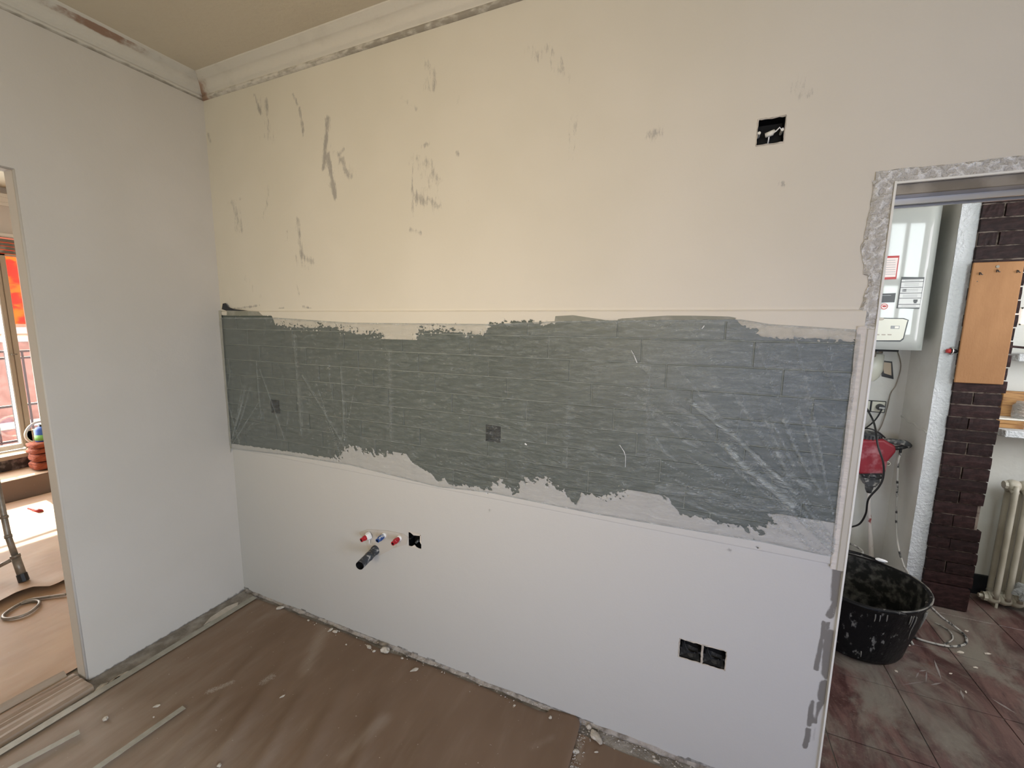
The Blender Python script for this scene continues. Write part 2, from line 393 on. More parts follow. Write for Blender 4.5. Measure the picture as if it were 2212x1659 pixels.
# marks dragged on by trowels: strokes on the plaster (pixel polylines on the wall plane, width m, strength)
SC_ = [([(560, 215), (590, 300)], .04, .55), ([(700, 300), (760, 380)], .045, .5), ([(505, 440), (515, 490)], .04, .65), ([(640, 560), (665, 580)], .03, .6), ([(900, 340), (945, 440)], .05, .55), ([(1150, 110), (1215, 150)], .045, .5), ([(930, 150), (925, 190)], .035, .55), ([(1240, 260), (1236, 300)], .03, .55), ([(530, 600), (560, 640)], .035, .5), ([(1725, 175), (1750, 195)], .03, .55), ([(550, 205), (563, 245)], .012, 1), ([(575, 215), (577, 247)], .014, .9), ([(578, 262), (580, 300)], .016, .7), ([(552, 303), (584, 288)], .02, .5),
 ([(633, 203), (643, 226)], .01, .9), ([(646, 235), (655, 282)], .012, 1), ([(655, 285), (652, 305)], .01, .6), ([(708, 255), (703, 320), (699, 362)], .018, 1),
 ([(708, 335), (716, 380), (724, 425)], .02, 1), ([(732, 334), (742, 322)], .014, .8), ([(738, 345), (745, 365), (757, 382)], .02, .85),
 ([(580, 400), (577, 440), (568, 470)], .02, .6), ([(492, 440), (522, 428)], .014, .6), ([(512, 452), (520, 495)], .03, .7), ([(642, 475), (648, 520), (652, 550)], .02, .8),
 ([(620, 500), (617, 520)], .016, .6), ([(655, 555), (675, 566)], .024, .8), ([(892, 352), (890, 420), (892, 470)], .008, .8), ([(900, 345), (925, 385)], .03, .6),
 ([(920, 350), (948, 392)], .035, .65), ([(900, 425), (915, 438)], .03, .85), ([(925, 428), (946, 446)], .02, .8), ([(888, 496), (910, 503)], .014, .8),
 ([(922, 138), (938, 160), (935, 192)], .024, .7), ([(868, 212), (898, 236)], .016, .6), ([(912, 315), (925, 312)], .014, .7), ([(985, 195), (995, 225)], .02, .5), ([(986, 330), (990, 333)], .012, .8),
 ([(1140, 108), (1170, 128)], .03, .6), ([(1180, 105), (1196, 118)], .022, .7), ([(1213, 132), (1224, 168)], .022, .6), ([(1245, 250), (1240, 300), (1232, 342)], .018, .6),
 ([(1408, 290), (1416, 286)], .026, .8), ([(1445, 275), (1475, 272)], .01, .5), ([(1724, 168), (1722, 195), (1738, 206)], .022, .6), ([(1745, 185), (1758, 190)], .012, .5),
 ([(1888, 75), (1896, 100)], .02, .4), ([(450, 290), (454, 306)], .014, .9), ([(525, 600), (545, 618)], .02, .5), ([(640, 612), (648, 640)], .012, .6), ([(496, 645), (500, 650)], .014, .6),
 ([(1030, 425), (990, 445)], .012, .5), ([(1690, 396), (1694, 400)], .012, .9), ([(1573, 1187), (1578, 1189)], .008, 1), ([(1056, 1102), (1060, 1103)], .008, .9),
 ([(500, 668), (560, 660)], .008, .9), ([(600, 668), (612, 666)], .01, .9), ([(655, 662), (672, 668)], .01, .9), ([(1262, 672), (1274, 675)], .01, 1.3), ([(1240, 668), (1315, 680)], .005, .8), ([(810, 668), (835, 670)], .005, .9)]
def stamp(X, Z, strokes):
    a = np.zeros_like(X)
    for pts, w, s in strokes: a = np.maximum(a, s * np.clip(1.15 - polyd(X, Z, px2(pts)) / (w * 1.5), 0, 1))
    return a
setattr_(me, 'scuff', stamp(U, V, SC_))
PT_ = [([(1813, 1232), (1806, 1295)], .020, 1), ([(1806, 1300), (1792, 1330)], .012, .9), ([(1780, 1345), (1772, 1395), (1762, 1445)], .008, 1), ([(1790, 1345), (1780, 1380)], .006, .9),
       ([(1797, 1372), (1786, 1455)], .020, 1), ([(1783, 1480), (1778, 1508)], .020, 1), ([(1756, 1515), (1748, 1565)], .009, .95), ([(1772, 1518), (1760, 1560)], .008, .9), ([(1745, 1575), (1738, 1612)], .010, .9), ([(1760, 1570), (1754, 1600)], .01, .5)]
a = np.zeros_like(U)
for pts, w, s in PT_: a = np.maximum(a, s * np.clip(1.5 - polyd(U, V, px2(pts)) / w, 0, 1))
a = np.where((V < .03) & (U < XE), np.maximum(a, (vnoise(U * 6, U * 0 + 3, 9, 4) > V / .045 + .12) * .75), a)
setattr_(me, 'patch', a)
BR_ = [([(1797, 1335), (1806, 1305)], .008, .5)]
setattr_(me, 'bright', np.maximum(stamp(U, V, BR_), np.clip(1 - abs(U - XE) / .004, 0, 1) * .0))
# the rest of the wall: end face, head, back side
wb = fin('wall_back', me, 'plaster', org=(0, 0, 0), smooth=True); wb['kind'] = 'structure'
m = MB(); m.box(0, XE, TW - .01, TW, 0, ZC); m.box(XE - .004, XE, .0005, TW, 0, ZH); m.box(XE - .01, 3.74, .004, TW, ZH, ZC).box(3.72, 3.76, .004, TW, 0, ZC).box(4.20, XR, .08, TW, 0, ZC).box(3.76, 4.2, .08, TW, 0, 1.45).box(3.76, 4.2, .08, TW, 2.5, ZC)
struct('wall_core', m, 'utilwall', wb)
# ---- left wall with the opening to the next room
YJ = -.714; ZD = 2.156; YD2 = -1.75; TL = .085
ys = lines(-3.6, 0, .02, [YJ, YD2]); zs = lines(0, ZC, .02, [ZD])
me, U, V = gridwall('wall_left', ys, zs, [(YD2, YJ, -1, ZD)], lambda u, v: np.stack([0 * u + .002 * (vnoise(u * 1.3, v * 1.3, 8, 2) - .5) * (u < -.02), u, v], -1))
q = HX(205, 650); a = np.clip(1.2 - np.hypot(U - q[1], V - q[2]) / .018, 0, 1)
setattr_(me, 'scuff', a); setattr_(me, 'patch', np.clip((vnoise(U * 5, U * 0, 4, 3) * .03 - V) / .012, 0, .8)); setattr_(me, 'bright', 0 * U)
wl = fin('wall_left', me, 'plaster_left', org=(0, 0, 0), smooth=True); wl['kind'] = 'structure'
m = MB(); m.box(-TL, -.004, YJ, 1.2, 0, ZC); m.box(-TL, -.004, YD2, YJ, ZD, ZC); m.box(-TL, -.004, -3.6, YD2, 0, ZC)
struct('wall_core', m, 'plaster_left', wl)
# rounded corner bead of the jamb
m = MB(); m.tube([(-.005, YJ + .001, .0), (-.005, YJ + .001, ZD)], .006, 8); m.tube([(-.005, YJ, ZD), (-.005, YD2, ZD)], .006, 8)
struct('corner_bead', m, 'plaster_left', wl, smooth=True)
# ---- ceilings, floors, outer walls of the kitchen
struct('ceiling', MB().box(-4.2, 5.3, -3.9, 2.6, ZC, ZC + .1), 'ceiling')
struct('wall_right', MB().box(XR, XR + .1, -3.8, -2.9, 0, ZC).box(XR, XR + .1, -1.5, .1, 0, ZC).box(XR, XR + .1, -2.9, -1.5, 0, ZC), 'plaster_left')
m = MB().box(0, .7, -3.8, -3.6, 0, ZC).box(3.1, XR, -3.8, -3.6, 0, ZC).box(.7, 3.1, -3.8, -3.6, 0, ZC)
struct('wall_front', m, 'plaster_left')
m = MB()
for x in (.7, 1.86, 3.04): m.box(x, x + .06, -3.60, -3.57, .3, 2.4)
for z in (.3, 1.65, 2.34): m.box(.7, 3.1, -3.60, -3.57, z, z + .06)
w = struct('window_2', m, 'frame_white')
struct('floor', MB().box(-.085, XR, -3.8, .05, -.05, 0), 'concrete')
# ---- crown mouldings with a mitre in the corner
PROF = [(0, -.090), (.013, -.088), (.015, -.074), (.009, -.071), (.010, -.067), (.022, -.063), (.025, -.052), (.034, -.036), (.046, -.026), (.053, -.025), (.052, -.018), (.061, -.016), (.060, -.009), (.072, -.007), (.074, 0)]
def crown(name, back, L):
    N = int(L / .02); V = []; fs = []; n = len(PROF); ts = np.linspace(0, 1, N)
    g = []; r = []
    for t in ts:
        for k, (w, h) in enumerate(PROF):
            s = w + (L - w) * t
            wob = .0025 * (float(vnoise(s * 5, k * .3, 2, 3)) - .5)
            p = (s, -w - wob, ZC + h) if back else (w + wob, -s, ZC + h)
            V.append(p); low = 1 if k <= 2 else 0
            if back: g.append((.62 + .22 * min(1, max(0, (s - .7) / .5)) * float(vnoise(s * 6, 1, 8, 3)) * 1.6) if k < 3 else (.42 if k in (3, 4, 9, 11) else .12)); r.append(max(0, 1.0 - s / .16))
            else: g.append(.80 if k < 2 else (.42 if k in (3, 4, 9, 11) else .12)); r.append(max(max(0, .8 - s / .06), (.95 - abs(s - .42) / .32) if 7 < k < 13 else 0))  # darker along the bottom edge and in the step creases
    F = [(i * n + k, i * n + k + 1, (i + 1) * n + k + 1, (i + 1) * n + k) for i in range(N - 1) for k in range(n - 1)]
    me = fastmesh(name, V, F); setattr_(me, 'rust', r); setattr_(me, 'dark_edges', g)
    o = fin(name, me, 'crown', org=(0, 0, 0)); o['kind'] = 'structure'; return o
crown('trim_1', True, XR); crown('trim_2', False, 3.6)
# ============================================================ SPLASHBACK TILES (parts of the back wall)
TZ0, RP, TP = .8985 - .0, .0825, .334
rows = [1.558 + .0825 - RP * k for k in range(1, 10)]          # bottoms of the rows; row 1 lies under the top edge
XF = 2.822
struct('grout_bed', MB().box(.003, XF, -.0018, -.0008, TZ0, 1.640) if False else MB(), 'grout', wb) if False else None
gm, GU, GV = gridwall('grout_bed', lines(.003, XF, .2, [h for q in HOLES for h in q[:2]]), lines(TZ0, 1.64, .2, [h for q in HOLES for h in q[2:]]), HOLES,
                      lambda u, v: np.stack([u, 0 * u - .0022, v], -1))
fin('grout_bed', gm, 'grout', wb)
J = .0034; full = None
for k, zb in enumerate(rows, 1):
    zt = min(zb + RP, 1.640)
    x = 1.801 + .0835 * (k - 1)
    while x > .003: x -= TP
    while x < XF:
        a, b = max(x, .003) + J / 2, min(x + TP, XF) - J / 2; x += TP
        if b - a < .01: continue
        z0, z1 = zb + J / 2, zt - J / 2
        cut = [h for h in HOLES if h[0] < b and h[1] > a and h[2] < z1 and h[3] > z0]
        m = MB(); Y0, Y1 = -.0075, -.0005
        cx, cz = (a + b) / 2, (z0 + z1) / 2
        if not cut:
            m.box(a - cx, b - cx, Y0, Y1, z0 - cz, z1 - cz)
            key = (round(b - a, 4), round(z1 - z0, 4))
            if full is None: full = {}
            if key not in full:
                me = bpy.data.meshes.new('tile'); me.from_pydata(m.v, [], m.f); me.materials.append(MT['tile']); full[key] = me
            o = bpy.data.objects.new('tile', full[key]); COL.objects.link(o)
        else:
            h = cut[0]; xs2 = sorted({a, b, min(max(h[0], a), b), min(max(h[1], a), b)}); zs2 = sorted({z0, z1, min(max(h[2], z0), z1), min(max(h[3], z0), z1)})
            for p, q in zip(xs2[:-1], xs2[1:]):
                for r_, s_ in zip(zs2[:-1], zs2[1:]):
                    if not (p >= h[0] - 1e-6 and q <= h[1] + 1e-6 and r_ >= h[2] - 1e-6 and s_ <= h[3] + 1e-6): m.box(p - cx, q - cx, Y0, Y1, r_ - cz, s_ - cz)
            me = bpy.data.meshes.new('tile'); me.from_pydata(m.v, [], m.f); me.materials.append(MT['tile']); o = bpy.data.objects.new('tile', me); COL.objects.link(o)
        o.location = (cx, random.uniform(-.0005, .0004), cz); o.rotation_euler = (random.uniform(-.003, .003), 0, random.uniform(-.0012, .0012)); o.parent = wb
        if not cut: b_ = o.modifiers.new('bevel', 'BEVEL'); b_.width = .0012; b_.segments = 1
# ---- filler dragged over the tile edges: real skins that feather out
def boundary(pts):
    q = np.array(px2(pts)); o = np.argsort(q[:, 0]); return q[o, 0], q[o, 1]
botb = boundary([(497, 957), (560, 965), (640, 976), (700, 986), (742, 987), (747, 968), (760, 960), (790, 972), (830, 982), (862, 968), (885, 985), (900, 1003), (930, 1020), (950, 1040), (962, 1030), (970, 1045), (1010, 1050), (1062, 1055),
 (1070, 1040), (1085, 1034), (1108, 1058), (1122, 1056), (1132, 1036), (1180, 1034), (1215, 1052), (1245, 1088), (1258, 1066), (1300, 1072), (1340, 1068), (1392, 1036), (1410, 1056), (1445, 1078), (1470, 1108), (1540, 1122), (1600, 1136), (1645, 1150), (1662, 1118), (1700, 1085), (1730, 1064), (1762, 1050), (1790, 1085), (1803, 1100), (1812, 1110)])
botamp = np.array([(0, .004), (.75, .004), (.85, .035), (1.2, .02), (1.25, .005), (1.6, .01), (1.66, .03), (1.95, .03), (2.0, .01), (2.1, .008), (2.2, .045), (2.32, .02), (2.4, .006), (2.55, .01), (2.64, .05), (2.82, .07)])
topb = boundary([(482, 681), (590, 682), (598, 700), (640, 703), (680, 711), (700, 703), (750, 712), (770, 716), (820, 722), (840, 738), (880, 756), (893, 738), (908, 713), (960, 711), (1000, 722), (1050, 722), (1060, 704), (1100, 695), (1140, 697), (1190, 697), (1200, 694), (1335, 692), (1588, 690), (1602, 702), (1635, 713), (1658, 733), (1700, 730), (1760, 734), (1842, 737)])
topamp = np.array([(0, .002), (.42, .002), (.5, .03), (.9, .025), (1.15, .03), (1.4, .03), (1.9, .012), (1.98, .002), (2.5, .002), (2.56, .012), (2.82, .006)])
def skin(name, xs, zs, bd, amp, sgn, zlim, seed, rotf):
    X, Z = np.meshgrid(xs, zs, indexing='ij'); zb = np.interp(X, *bd); am = np.interp(X, amp[:, 0], amp[:, 1])
    n1 = vnoise(X * 60 + rotf * Z * 90, Z * 25 - rotf * X * 20, seed, 4, .6) - .5; n2 = vnoise(X * 22, Z * 130, seed + 1, 3, .6) - .5
    n = (n1 if rotf > .3 else n2 * .7 + n1 * .3) * 2.6
    M = sgn * (Z - zb) + n * am + am * 3.2 * (vnoise(X * 95 + rotf * Z * 60, Z * 70 + (1 - rotf) * Z * 90, seed + 7, 3, .7) - .5) + .0015 * (vnoise(X * 150, Z * 150, 4, 2) - .5)
    M = np.minimum(M, (zlim - sgn * Z * 1.0) * 1.0 + 0 * M) if zlim is not None else M
    P, F, vm = march(xs, zs, M)
    P = np.array(P); th = -.0082 - np.clip(vm, 0, .006) * .45 - .0016 * vnoise(P[:, 0] * 25, P[:, 1] * 60, seed + 2, 3)
    th = np.where(abs(P[:, 1] - (zs[0] if sgn < 0 else zs[-1])) < .012, -.001, th)
    me = bpy.data.meshes.new(name); me.from_pydata([(p[0], t, p[1]) for p, t in zip(P, th)], [], F)
    for p in me.polygons: p.use_smooth = True
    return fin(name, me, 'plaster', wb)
skin('filler_skin', np.arange(.004, 2.82, .0035), np.arange(.872, 1.02, .0035), botb, botamp, -1, None, 31, .6)
skin('filler_skin', np.arange(.004, 2.82, .0035), np.arange(1.53, 1.668, .0030), topb, topamp, 1, None, 41, 0)
# flat greyish-green filler patches just above the tiles
for pts in ([(1202, 683), (1240, 681), (1300, 690), (1310, 692), (1200, 694)], [(1336, 690), (1345, 688), (1440, 682), (1500, 682), (1575, 684), (1590, 687), (1586, 690), (1336, 692)], [(495, 671), (563, 673), (572, 682), (495, 682)]):
    m = MB(); m.prism(px2(pts), -.0125, -.0105); obj('filler_patch', m, 'greyskim', wb)
# dirty hole at the left end of the tile top
m = MB(); m.prism(px2([(484, 668), (486, 656), (492, 655), (498, 664), (510, 668), (540, 671), (498, 673)]), -.0122, -.0108); obj('crack', m, 'dark', wb)
# ---- plastic film over the tiles
GS = .0045; xs = np.arange(.006, 2.812, GS); zs = np.arange(.86, 1.64, GS); X, Z = np.meshgrid(xs, zs, indexing='ij')
eb = boundary([(497, 968), (620, 982), (760, 1003), (950, 1050), (1060, 1062), (1290, 1108), (1480, 1140), (1650, 1168), (1800, 1200), (1820, 1204)])
et = boundary([(482, 686), (600, 686), (760, 697), (1060, 700), (1200, 694), (1600, 690), (1660, 700), (1850, 712)])
def c2(l): return [(1100 + a / 2.765, 640 + b / 2.765) for a, b in l]
def c1(l): return [(440 + a / 3.16, 620 + b / 3.16) for a, b in l]
RID = [(c2([(1080, 620), (1250, 760), (1400, 880), (1550, 1020), (1700, 1160)]), .008, .010, .5), (c2([(1300, 890), (1400, 1010), (1550, 1120), (1680, 1230)]), .012, .010, .6),
 (c2([(1040, 850), (1200, 920), (1340, 1000)]), .006, .005, .25), (c2([(1550, 720), (1620, 850), (1690, 1000)]), .006, .006, .25), (c2([(1630, 730), (1700, 900), (1780, 1040), (1850, 1150)]), .006, .008, .35),
 (c2([(1590, 910), (1650, 1040), (1780, 1130)]), .008, .007, .4), (c2([(880, 840), (930, 920), (1000, 970)]), .006, .005, .3), (c2([(900, 1130), (1300, 1190), (1620, 1270)]), .022, .006, .2),
 (c2([(1640, 1300), (1800, 1500)]), .005, .006, .3), (c2([(1680, 1260), (1950, 1530)]), .006, .008, .4), (c2([(1760, 1240), (1960, 1480)]), .006, .006, .35), (c2([(1400, 590), (1350, 830)]), .004, .004, .15),
 (c2([(1850, 380), (1920, 520), (1960, 600)]), .006, .006, .15), (c2([(1800, 620), (1930, 700)]), .006, .006, .2), (c2([(1850, 780), (1960, 850)]), .006, .006, .2), (c2([(840, 400), (830, 700), (830, 1050)]), .018, .003, .12), (c2([(360, 600), (350, 1000)]), .016, .003, .10),
 (c1([(410, 560), (480, 760), (580, 1040)]), .004, .006, .25), (c1([(385, 500), (400, 720), (420, 900)]), .006, .005, .15), (c1([(700, 600), (850, 850), (980, 1070)]), .008, .006, .15), (c1([(960, 540), (975, 800), (985, 1040)]), .006, .005, .15),
 (c1([(640, 330), (670, 700), (690, 1000)]), .014, .003, .15), (c1([(195, 800), (270, 1060)]), .004, .005, .25), (c1([(1290, 450), (1300, 1030)]), .014, .003, .12), (c1([(600, 850), (580, 1050)]), .004, .004, .1),
 (c1([(210, 560), (190, 700)]), .004, .004, .2), (c2([(0, 230), (500, 220)]), .01, .004, .1), (c2([(600, 380), (1000, 330), (1500, 300)]), .01, .004, .05), (c2([(300, 330), (700, 290)]), .01, .003, .05)]
H = .004 + .004 * vnoise(X * 5, Z * 9, 12, 3); FO = np.zeros_like(X)
for pts, w, h, o in RID:
    d = polyd(X, Z, px2(pts)); H += h * np.exp(-(d / w) ** 2); FO = np.maximum(FO, o * np.exp(-(d / (w * .9)) ** 2))
rt = np.clip((X - 1.7) / 1.0, 0, 1)
def fan(cx, cz, k, r1, amp, a0, a1, seed):
    global H, FO
    th = np.arctan2(Z - cz, cx - X); r = np.hypot(X - cx, Z - cz)
    n = vnoise(th * k + 9, r * .9 + 3, seed, 2, .5); rg = np.clip(1 - abs(n - .5) / (.035 + .05 * vnoise(th * 20, r * 3, seed + 3, 2)), 0, 1) ** 1.3 * (.3 + 1.2 * vnoise(th * 30 + 3, r * 5, seed + 5, 2))
    w = np.clip((th - a0) / .15, 0, 1) * np.clip((a1 - th) / .15, 0, 1) * np.clip((r1 - r) / (r1 * .6), 0, 1) * np.clip(r / .04, 0, 1)
    H = H + amp * rg * w; FO = np.maximum(FO, .38 * rg * w)
fan(2.84, .90, 15, .95, .005, .12, 1.7, 71)
q = HY(745, 985); fan(q[0], q[2], 9, .5, .003, .9, 2.2, 72)
q = HY(505, 965); fan(q[0], q[2], 9, .5, .003, 1.0, 2.6, 73)
n = vnoise(X * 6 + 5, Z * 34 + X * 6, 74, 3, .6); rg = np.clip(1 - abs(n - .5) / .04, 0, 1); wv = np.clip((X - 1.2) / 1.2, 0, 1) * np.clip((Z - 1.15) / .3, 0, 1)
H = H + .0025 * rg * wv; FO = np.maximum(FO, .13 * rg * wv)
H += rt * .005 * vnoise(X * 16 + 3 * Z, Z * 55 + X * 9, 21, 3)
edge = np.minimum(Z - np.interp(X, *eb), np.interp(X, *et) - Z)
FO = np.maximum(FO, .35 * np.exp(-(np.clip(edge, 0, 1) / .006) ** 2)); H = H * np.clip(edge / .03, .12, 1)
P, F, vm = march(xs, zs, edge)
P = np.array(P); hi = np.clip(np.round((P[:, 0] - xs[0]) / GS).astype(int), 0, len(xs) - 1); hj = np.clip(np.round((P[:, 1] - zs[0]) / GS).astype(int), 0, len(zs) - 1)
me = bpy.data.meshes.new('plastic_film'); me.from_pydata([(p[0], -.0135 - H[i, j], p[1]) for p, i, j in zip(P, hi, hj)], [], F)
setattr_(me, 'fold', FO[hi, hj])
for p in me.polygons: p.use_smooth = True
film = fin('plastic_film', me, 'film', org=(1.4, 0, .86)); tag(film, 'clear wrinkled plastic film taped over the dark green wall tiles', 'plastic film')
# torn slivers of white in the film
for pts, w in ((c2([(733, 320), (748, 345)]), .0012), (c2([(750, 350), (768, 395)]), .002), (c2([(665, 880), (692, 920), (700, 950)]), .0013), (c2([(700, 950), (698, 1010)]), .0012), (c2([(105, 872), (116, 880)]), .003), (c2([(1165, 175), (1150, 195)]), .0015)):
    obj('torn_sliver', MB().tube([(a, -.020, b) for a, b in px2(pts)], w, 5), 'ptfe', film)
# tape down the left corner and along the film's lower edge
lt = [(474, 668), (481, 668), (500, 960), (506, 1030), (500, 1030), (490, 900)]
m = MB(); m.prism([(.002, 1.655), (.022, 1.655), (.016, 1.3), (.013, .90), (.002, .86)], -.0145, -.0125); tag(obj('tape_strip', m, 'tape'), 'narrow masking tape strip in the corner at the left end of the tiles', 'tape')
# ============================================================ DOOR FRAME AT THE RIGHT
def xz(px, py): return tuple(HY(px, py)[[0, 2]])
fr = struct('door_1', MB().box(2.820, XE + .001, -.014, -.0008, .872, 1.60).box(2.824, 2.840, -.0165, -.013, .872, 1.60), 'frame_cream', bevel=.002)
struct('metal_bead', MB().box(XE - .0015, XE + .0035, -.0165, .004, .02, ZH).box(XE, 3.75, -.006, .004, ZH - .004, ZH + .001), 'white', fr)
struct('track', MB().box(XE + .002, 3.75, .012, .055, ZH - .030, ZH - .001).box(XE + .002, 3.75, .062, .10, ZH - .020, ZH - .001), 'steel', fr, bevel=.002)
struct('track_lip', MB().box(XE + .002, 3.75, .055, .062, ZH - .045, ZH - .001).box(XE + .002, 3.75, .10, .106, ZH - .045, ZH - .001), 'alu', fr)
# film edge tape left of the profile, foil-like strip above and filler on the head
def ragged(name, us_, f0, f1, vert, y0, mat, amp, label, cat='tape', seed=0, crinkle=.004):
    V = []; F = []; K = 7
    for i, u in enumerate(us_):
        a = f0(u) + amp * (float(vnoise(u * 40, 1, seed, 3)) - .5) * 2; b = f1(u)
        for k in range(K):
            t = k / (K - 1); w = a + (b - a) * t
            y = y0 - crinkle * float(vnoise(u * 55, w * 60, seed + 1, 3))
            if k in (0,): y = y0 + .0005
            V.append((w, y, u) if vert else (u, y, w))
    F = [(i * K + k, i * K + k + 1, (i + 1) * K + k + 1, (i + 1) * K + k) for i in range(len(us_) - 1) for k in range(K - 1)]
    me = bpy.data.meshes.new(name); me.from_pydata(V, [], F)
    o = fin(name, me, mat, smooth=True); return tag(o, label, cat)
ragged('tape_strip', np.arange(.875, 1.61, .006), lambda u: 2.800 + (1.6 - u) * .010, lambda u: 2.8205, True, -.016, 'skim', .0012, 'wrinkled white tape strip beside the cream door profile', seed=3)
ragged('foil_tape', np.arange(1.598, 2.0, .004), lambda u: 2.797 + .012 * (u < 1.75) + .004 * math.sin(u * 30), lambda u: XE - .002, True, -.003, 'shade', .006, 'torn silvery foil tape up the door corner beside the boiler', seed=5, crinkle=.012)
ragged('foil_tape', np.arange(2.802, 3.75, .006), lambda u: 2.022, lambda u: ZH + .001, False, -.003, 'shade', .003, 'grey smeared foil tape along the top of the doorway', seed=7, crinkle=.004)
# ============================================================ WALL BOXES
def outlet(key, label, y0, wires=True, cat='outlet box'):
    x0, x1, z0, z1 = BOXES[key]; t = .0022; d = .046
    r = empty('outlet_box', ((x0 + x1) / 2, 0, z0), label, cat)
    m = MB(); m.box(x0, x0 + t, y0, d, z0, z1).box(x1 - t, x1, y0, d, z0, z1).box(x0, x1, y0, d, z0, z0 + t).box(x0, x1, y0, d, z1 - t, z1).box(x0, x1, d - t, d, z0, z1)
    obj('shell', m, 'black', r)
    for s in (0, 1):
        m = MB(); xx = x0 + .006 if s == 0 else x1 - .006; m.lathe([(.0001, -.0005), (.0042, -.0005), (.0042, .03)], (xx, y0 + .001, (z0 + z1) / 2), 10, 'y')
        obj('screw_post', m, 'white' if key == 'up' else 'dusty_black', r)
    return r
o = outlet('up', 'square black outlet box high on the wall near the doorway', .001)
x0, x1, z0, z1 = BOXES['up']; cx, cz = (x0 + x1) / 2, (z0 + z1) / 2
m = MB(); m.tube([(cx - .012, .012, cz - .006), (cx + .004, .008, cz - .003), (cx + .010, .010, cz + .004)], [.007, .008, .004], 8); obj('connector', m, 'white', o, smooth=True)
m = MB(); m.tube([(cx + .002, .010, cz - .006), (cx + .014, .006, cz + .0), (cx + .022, .004, cz + .008), (cx + .026, .006, cz + .003), (cx + .031, .002, cz + .004)], .0018, 6); m.tube([(cx - .002, .012, cz - .01), (cx - .002, .03, cz - .03)], .002, 6); obj('wire', m, 'ptfe', o, smooth=True)
for k, lb in (('dl', 'left black outlet box of the low pair near the floor'), ('dr', 'right black outlet box of the low pair near the floor')):
    o = outlet(k, lb, .001); x0, x1, z0, z1 = BOXES[k]
    m = MB(); m.add([(x0 + .003, .002, z0 + .004), (x1 - .003, .003, z0 + .003), (x1 - .006, .040, z0 + .022), (x0 + .008, .042, z0 + .03), ((x0 + x1) / 2, .028, z0 + .010)], [(0, 1, 4), (1, 2, 4), (2, 3, 4), (3, 0, 4)]); obj('plaster_spill', m, simple('dark_spill', (34, 34, 33), .8, (84, 82, 78), 60, lo=.5, hi=.7), o)
    m = MB(); m.tube([(x0 + .012, .040, z1 - .01), (x0 + .018, .02, z1 - .034), (x0 + .03, .012, z0 + .02), (x1 - .012, .03, z0 + .012)], .0028, 6); obj('wire', m, 'dusty_black', o, smooth=True)
m = MB(); m.box(BOXES['dl'][1], BOXES['dr'][0], -.001, .02, .4185, .4925); tag(obj('filler_bridge', m, 'chunk', wb))
o = outlet('sm', 'small black ragged outlet box beside the capped water pipes', .001)
x0, x1, z0, z1 = BOXES['sm']
m = MB(); m.prism([(x0, z1), (x0 + .012, z1), (x0 + .03, z1 - .01), (x1, z1 - .004), (x1, z1 + .004), (x0, z1 + .004)], -.0025, .0); m.prism([(x0 - .003, z0 - .003), (x0 + .02, z0 + .002), (x0 + .034, z0 + .012), (x0 + .042, z0 + .004), (x1 + .003, z0 - .004)], -.0025, .0); m.prism([(x1 - .004, z1), (x1 + .003, z1), (x1 + .003, z0 + .02), (x1 - .006, z0 + .034)], -.0025, 0)
obj('plaster_lip', m, 'skim', o)
m = MB(); m.tube([(x0 + .02, .03, z0 + .005), (x0 + .035, .01, z0 + .018), (x0 + .045, .02, z0 + .03)], .006, 6); obj('wire', m, 'machine_grey', o, smooth=True)
outlet('tl', 'small black outlet box behind the film at the left end of the tiles', -.006)
outlet('tr', 'black outlet box behind the film in the middle of the tiles', -.006)
# raised rim around the upper and lower boxes
for k in ('up', 'dl', 'dr'):
    x0, x1, z0, z1 = BOXES[k]; m = MB()
    for a, b in (((x0, z0), (x1, z0)), ((x0, z1), (x1, z1)), ((x0, z0), (x0, z1)), ((x1, z0), (x1, z1))):
        n = 9; m.tube([(a[0] + (b[0] - a[0]) * t + random.uniform(-.0008, .0008), -.0002, a[1] + (b[1] - a[1]) * t + random.uniform(-.0012, .0012)) for t in np.linspace(0, 1, n)], [.0012 + random.random() * .0016 for _ in range(n)], 5)
    obj('chipped_rim', m, 'chunk', wb)
# ============================================================ PIPES IN THE WALL
def valve(c, d, mat, label, tape=False):
    c = Vector(c); d = Vector(d).normalized(); r = empty('capped_pipe', c, label, 'pipe cap')
    m = MB(); m.tube([c - d * .012, c + d * .004], .0125, 12); obj('collar', m, 'ptfe', r, smooth=True)
    m = MB(); m.tube([c + d * .004, c + d * .012, c + d * .014, c + d * .030, c + d * .032, c + d * .045], [.0095, .0095, .0125, .0125, .010, .010], 12); obj('cap', m, mat, r, smooth=False)
    m = MB(); m.tube([c + d * .045, c + d * .046], [.006, .006], 8); obj('socket', m, 'black', r)
    return r
p1 = HY(797, 1157, -.006); p2 = HY(829, 1157, -.006); p3 = HY(862, 1163, -.006)
r = valve(p1, (-.18, -1, -.10), 'redvalve', 'red pipe cap wrapped in white sealing tape, left of the blue cap')
m = MB(); c = Vector(tuple(p1)); m.tube([c + Vector((.006, .004, .003)), c + Vector((0, -.008, 0)), c + Vector((-.006, -.016, -.003))], [.019, .020, .013], 9); m.tube([c + Vector((.008, -.006, -.008)), c + Vector((.007, -.008, -.036))], [.004, .0012], 5); obj('sealing_tape', m, 'ptfe', r)
valve(p2, (-.02, -1, -.12), 'bluevalve', 'blue pipe cap between the two red caps')
valve(p3, (-.02, -1, -.10), 'redvalve', 'red pipe cap nearest the small outlet box')
a = Vector(tuple(HY(812, 1187, -.0))); b = Vector(tuple(HY(777, 1222, -.135))); r = empty('drain_pipe', a, 'grey drain pipe stub speckled with white, open end towards the room', 'pipe')
d = (b - a)
d = d.normalized(); L = (b - a).length
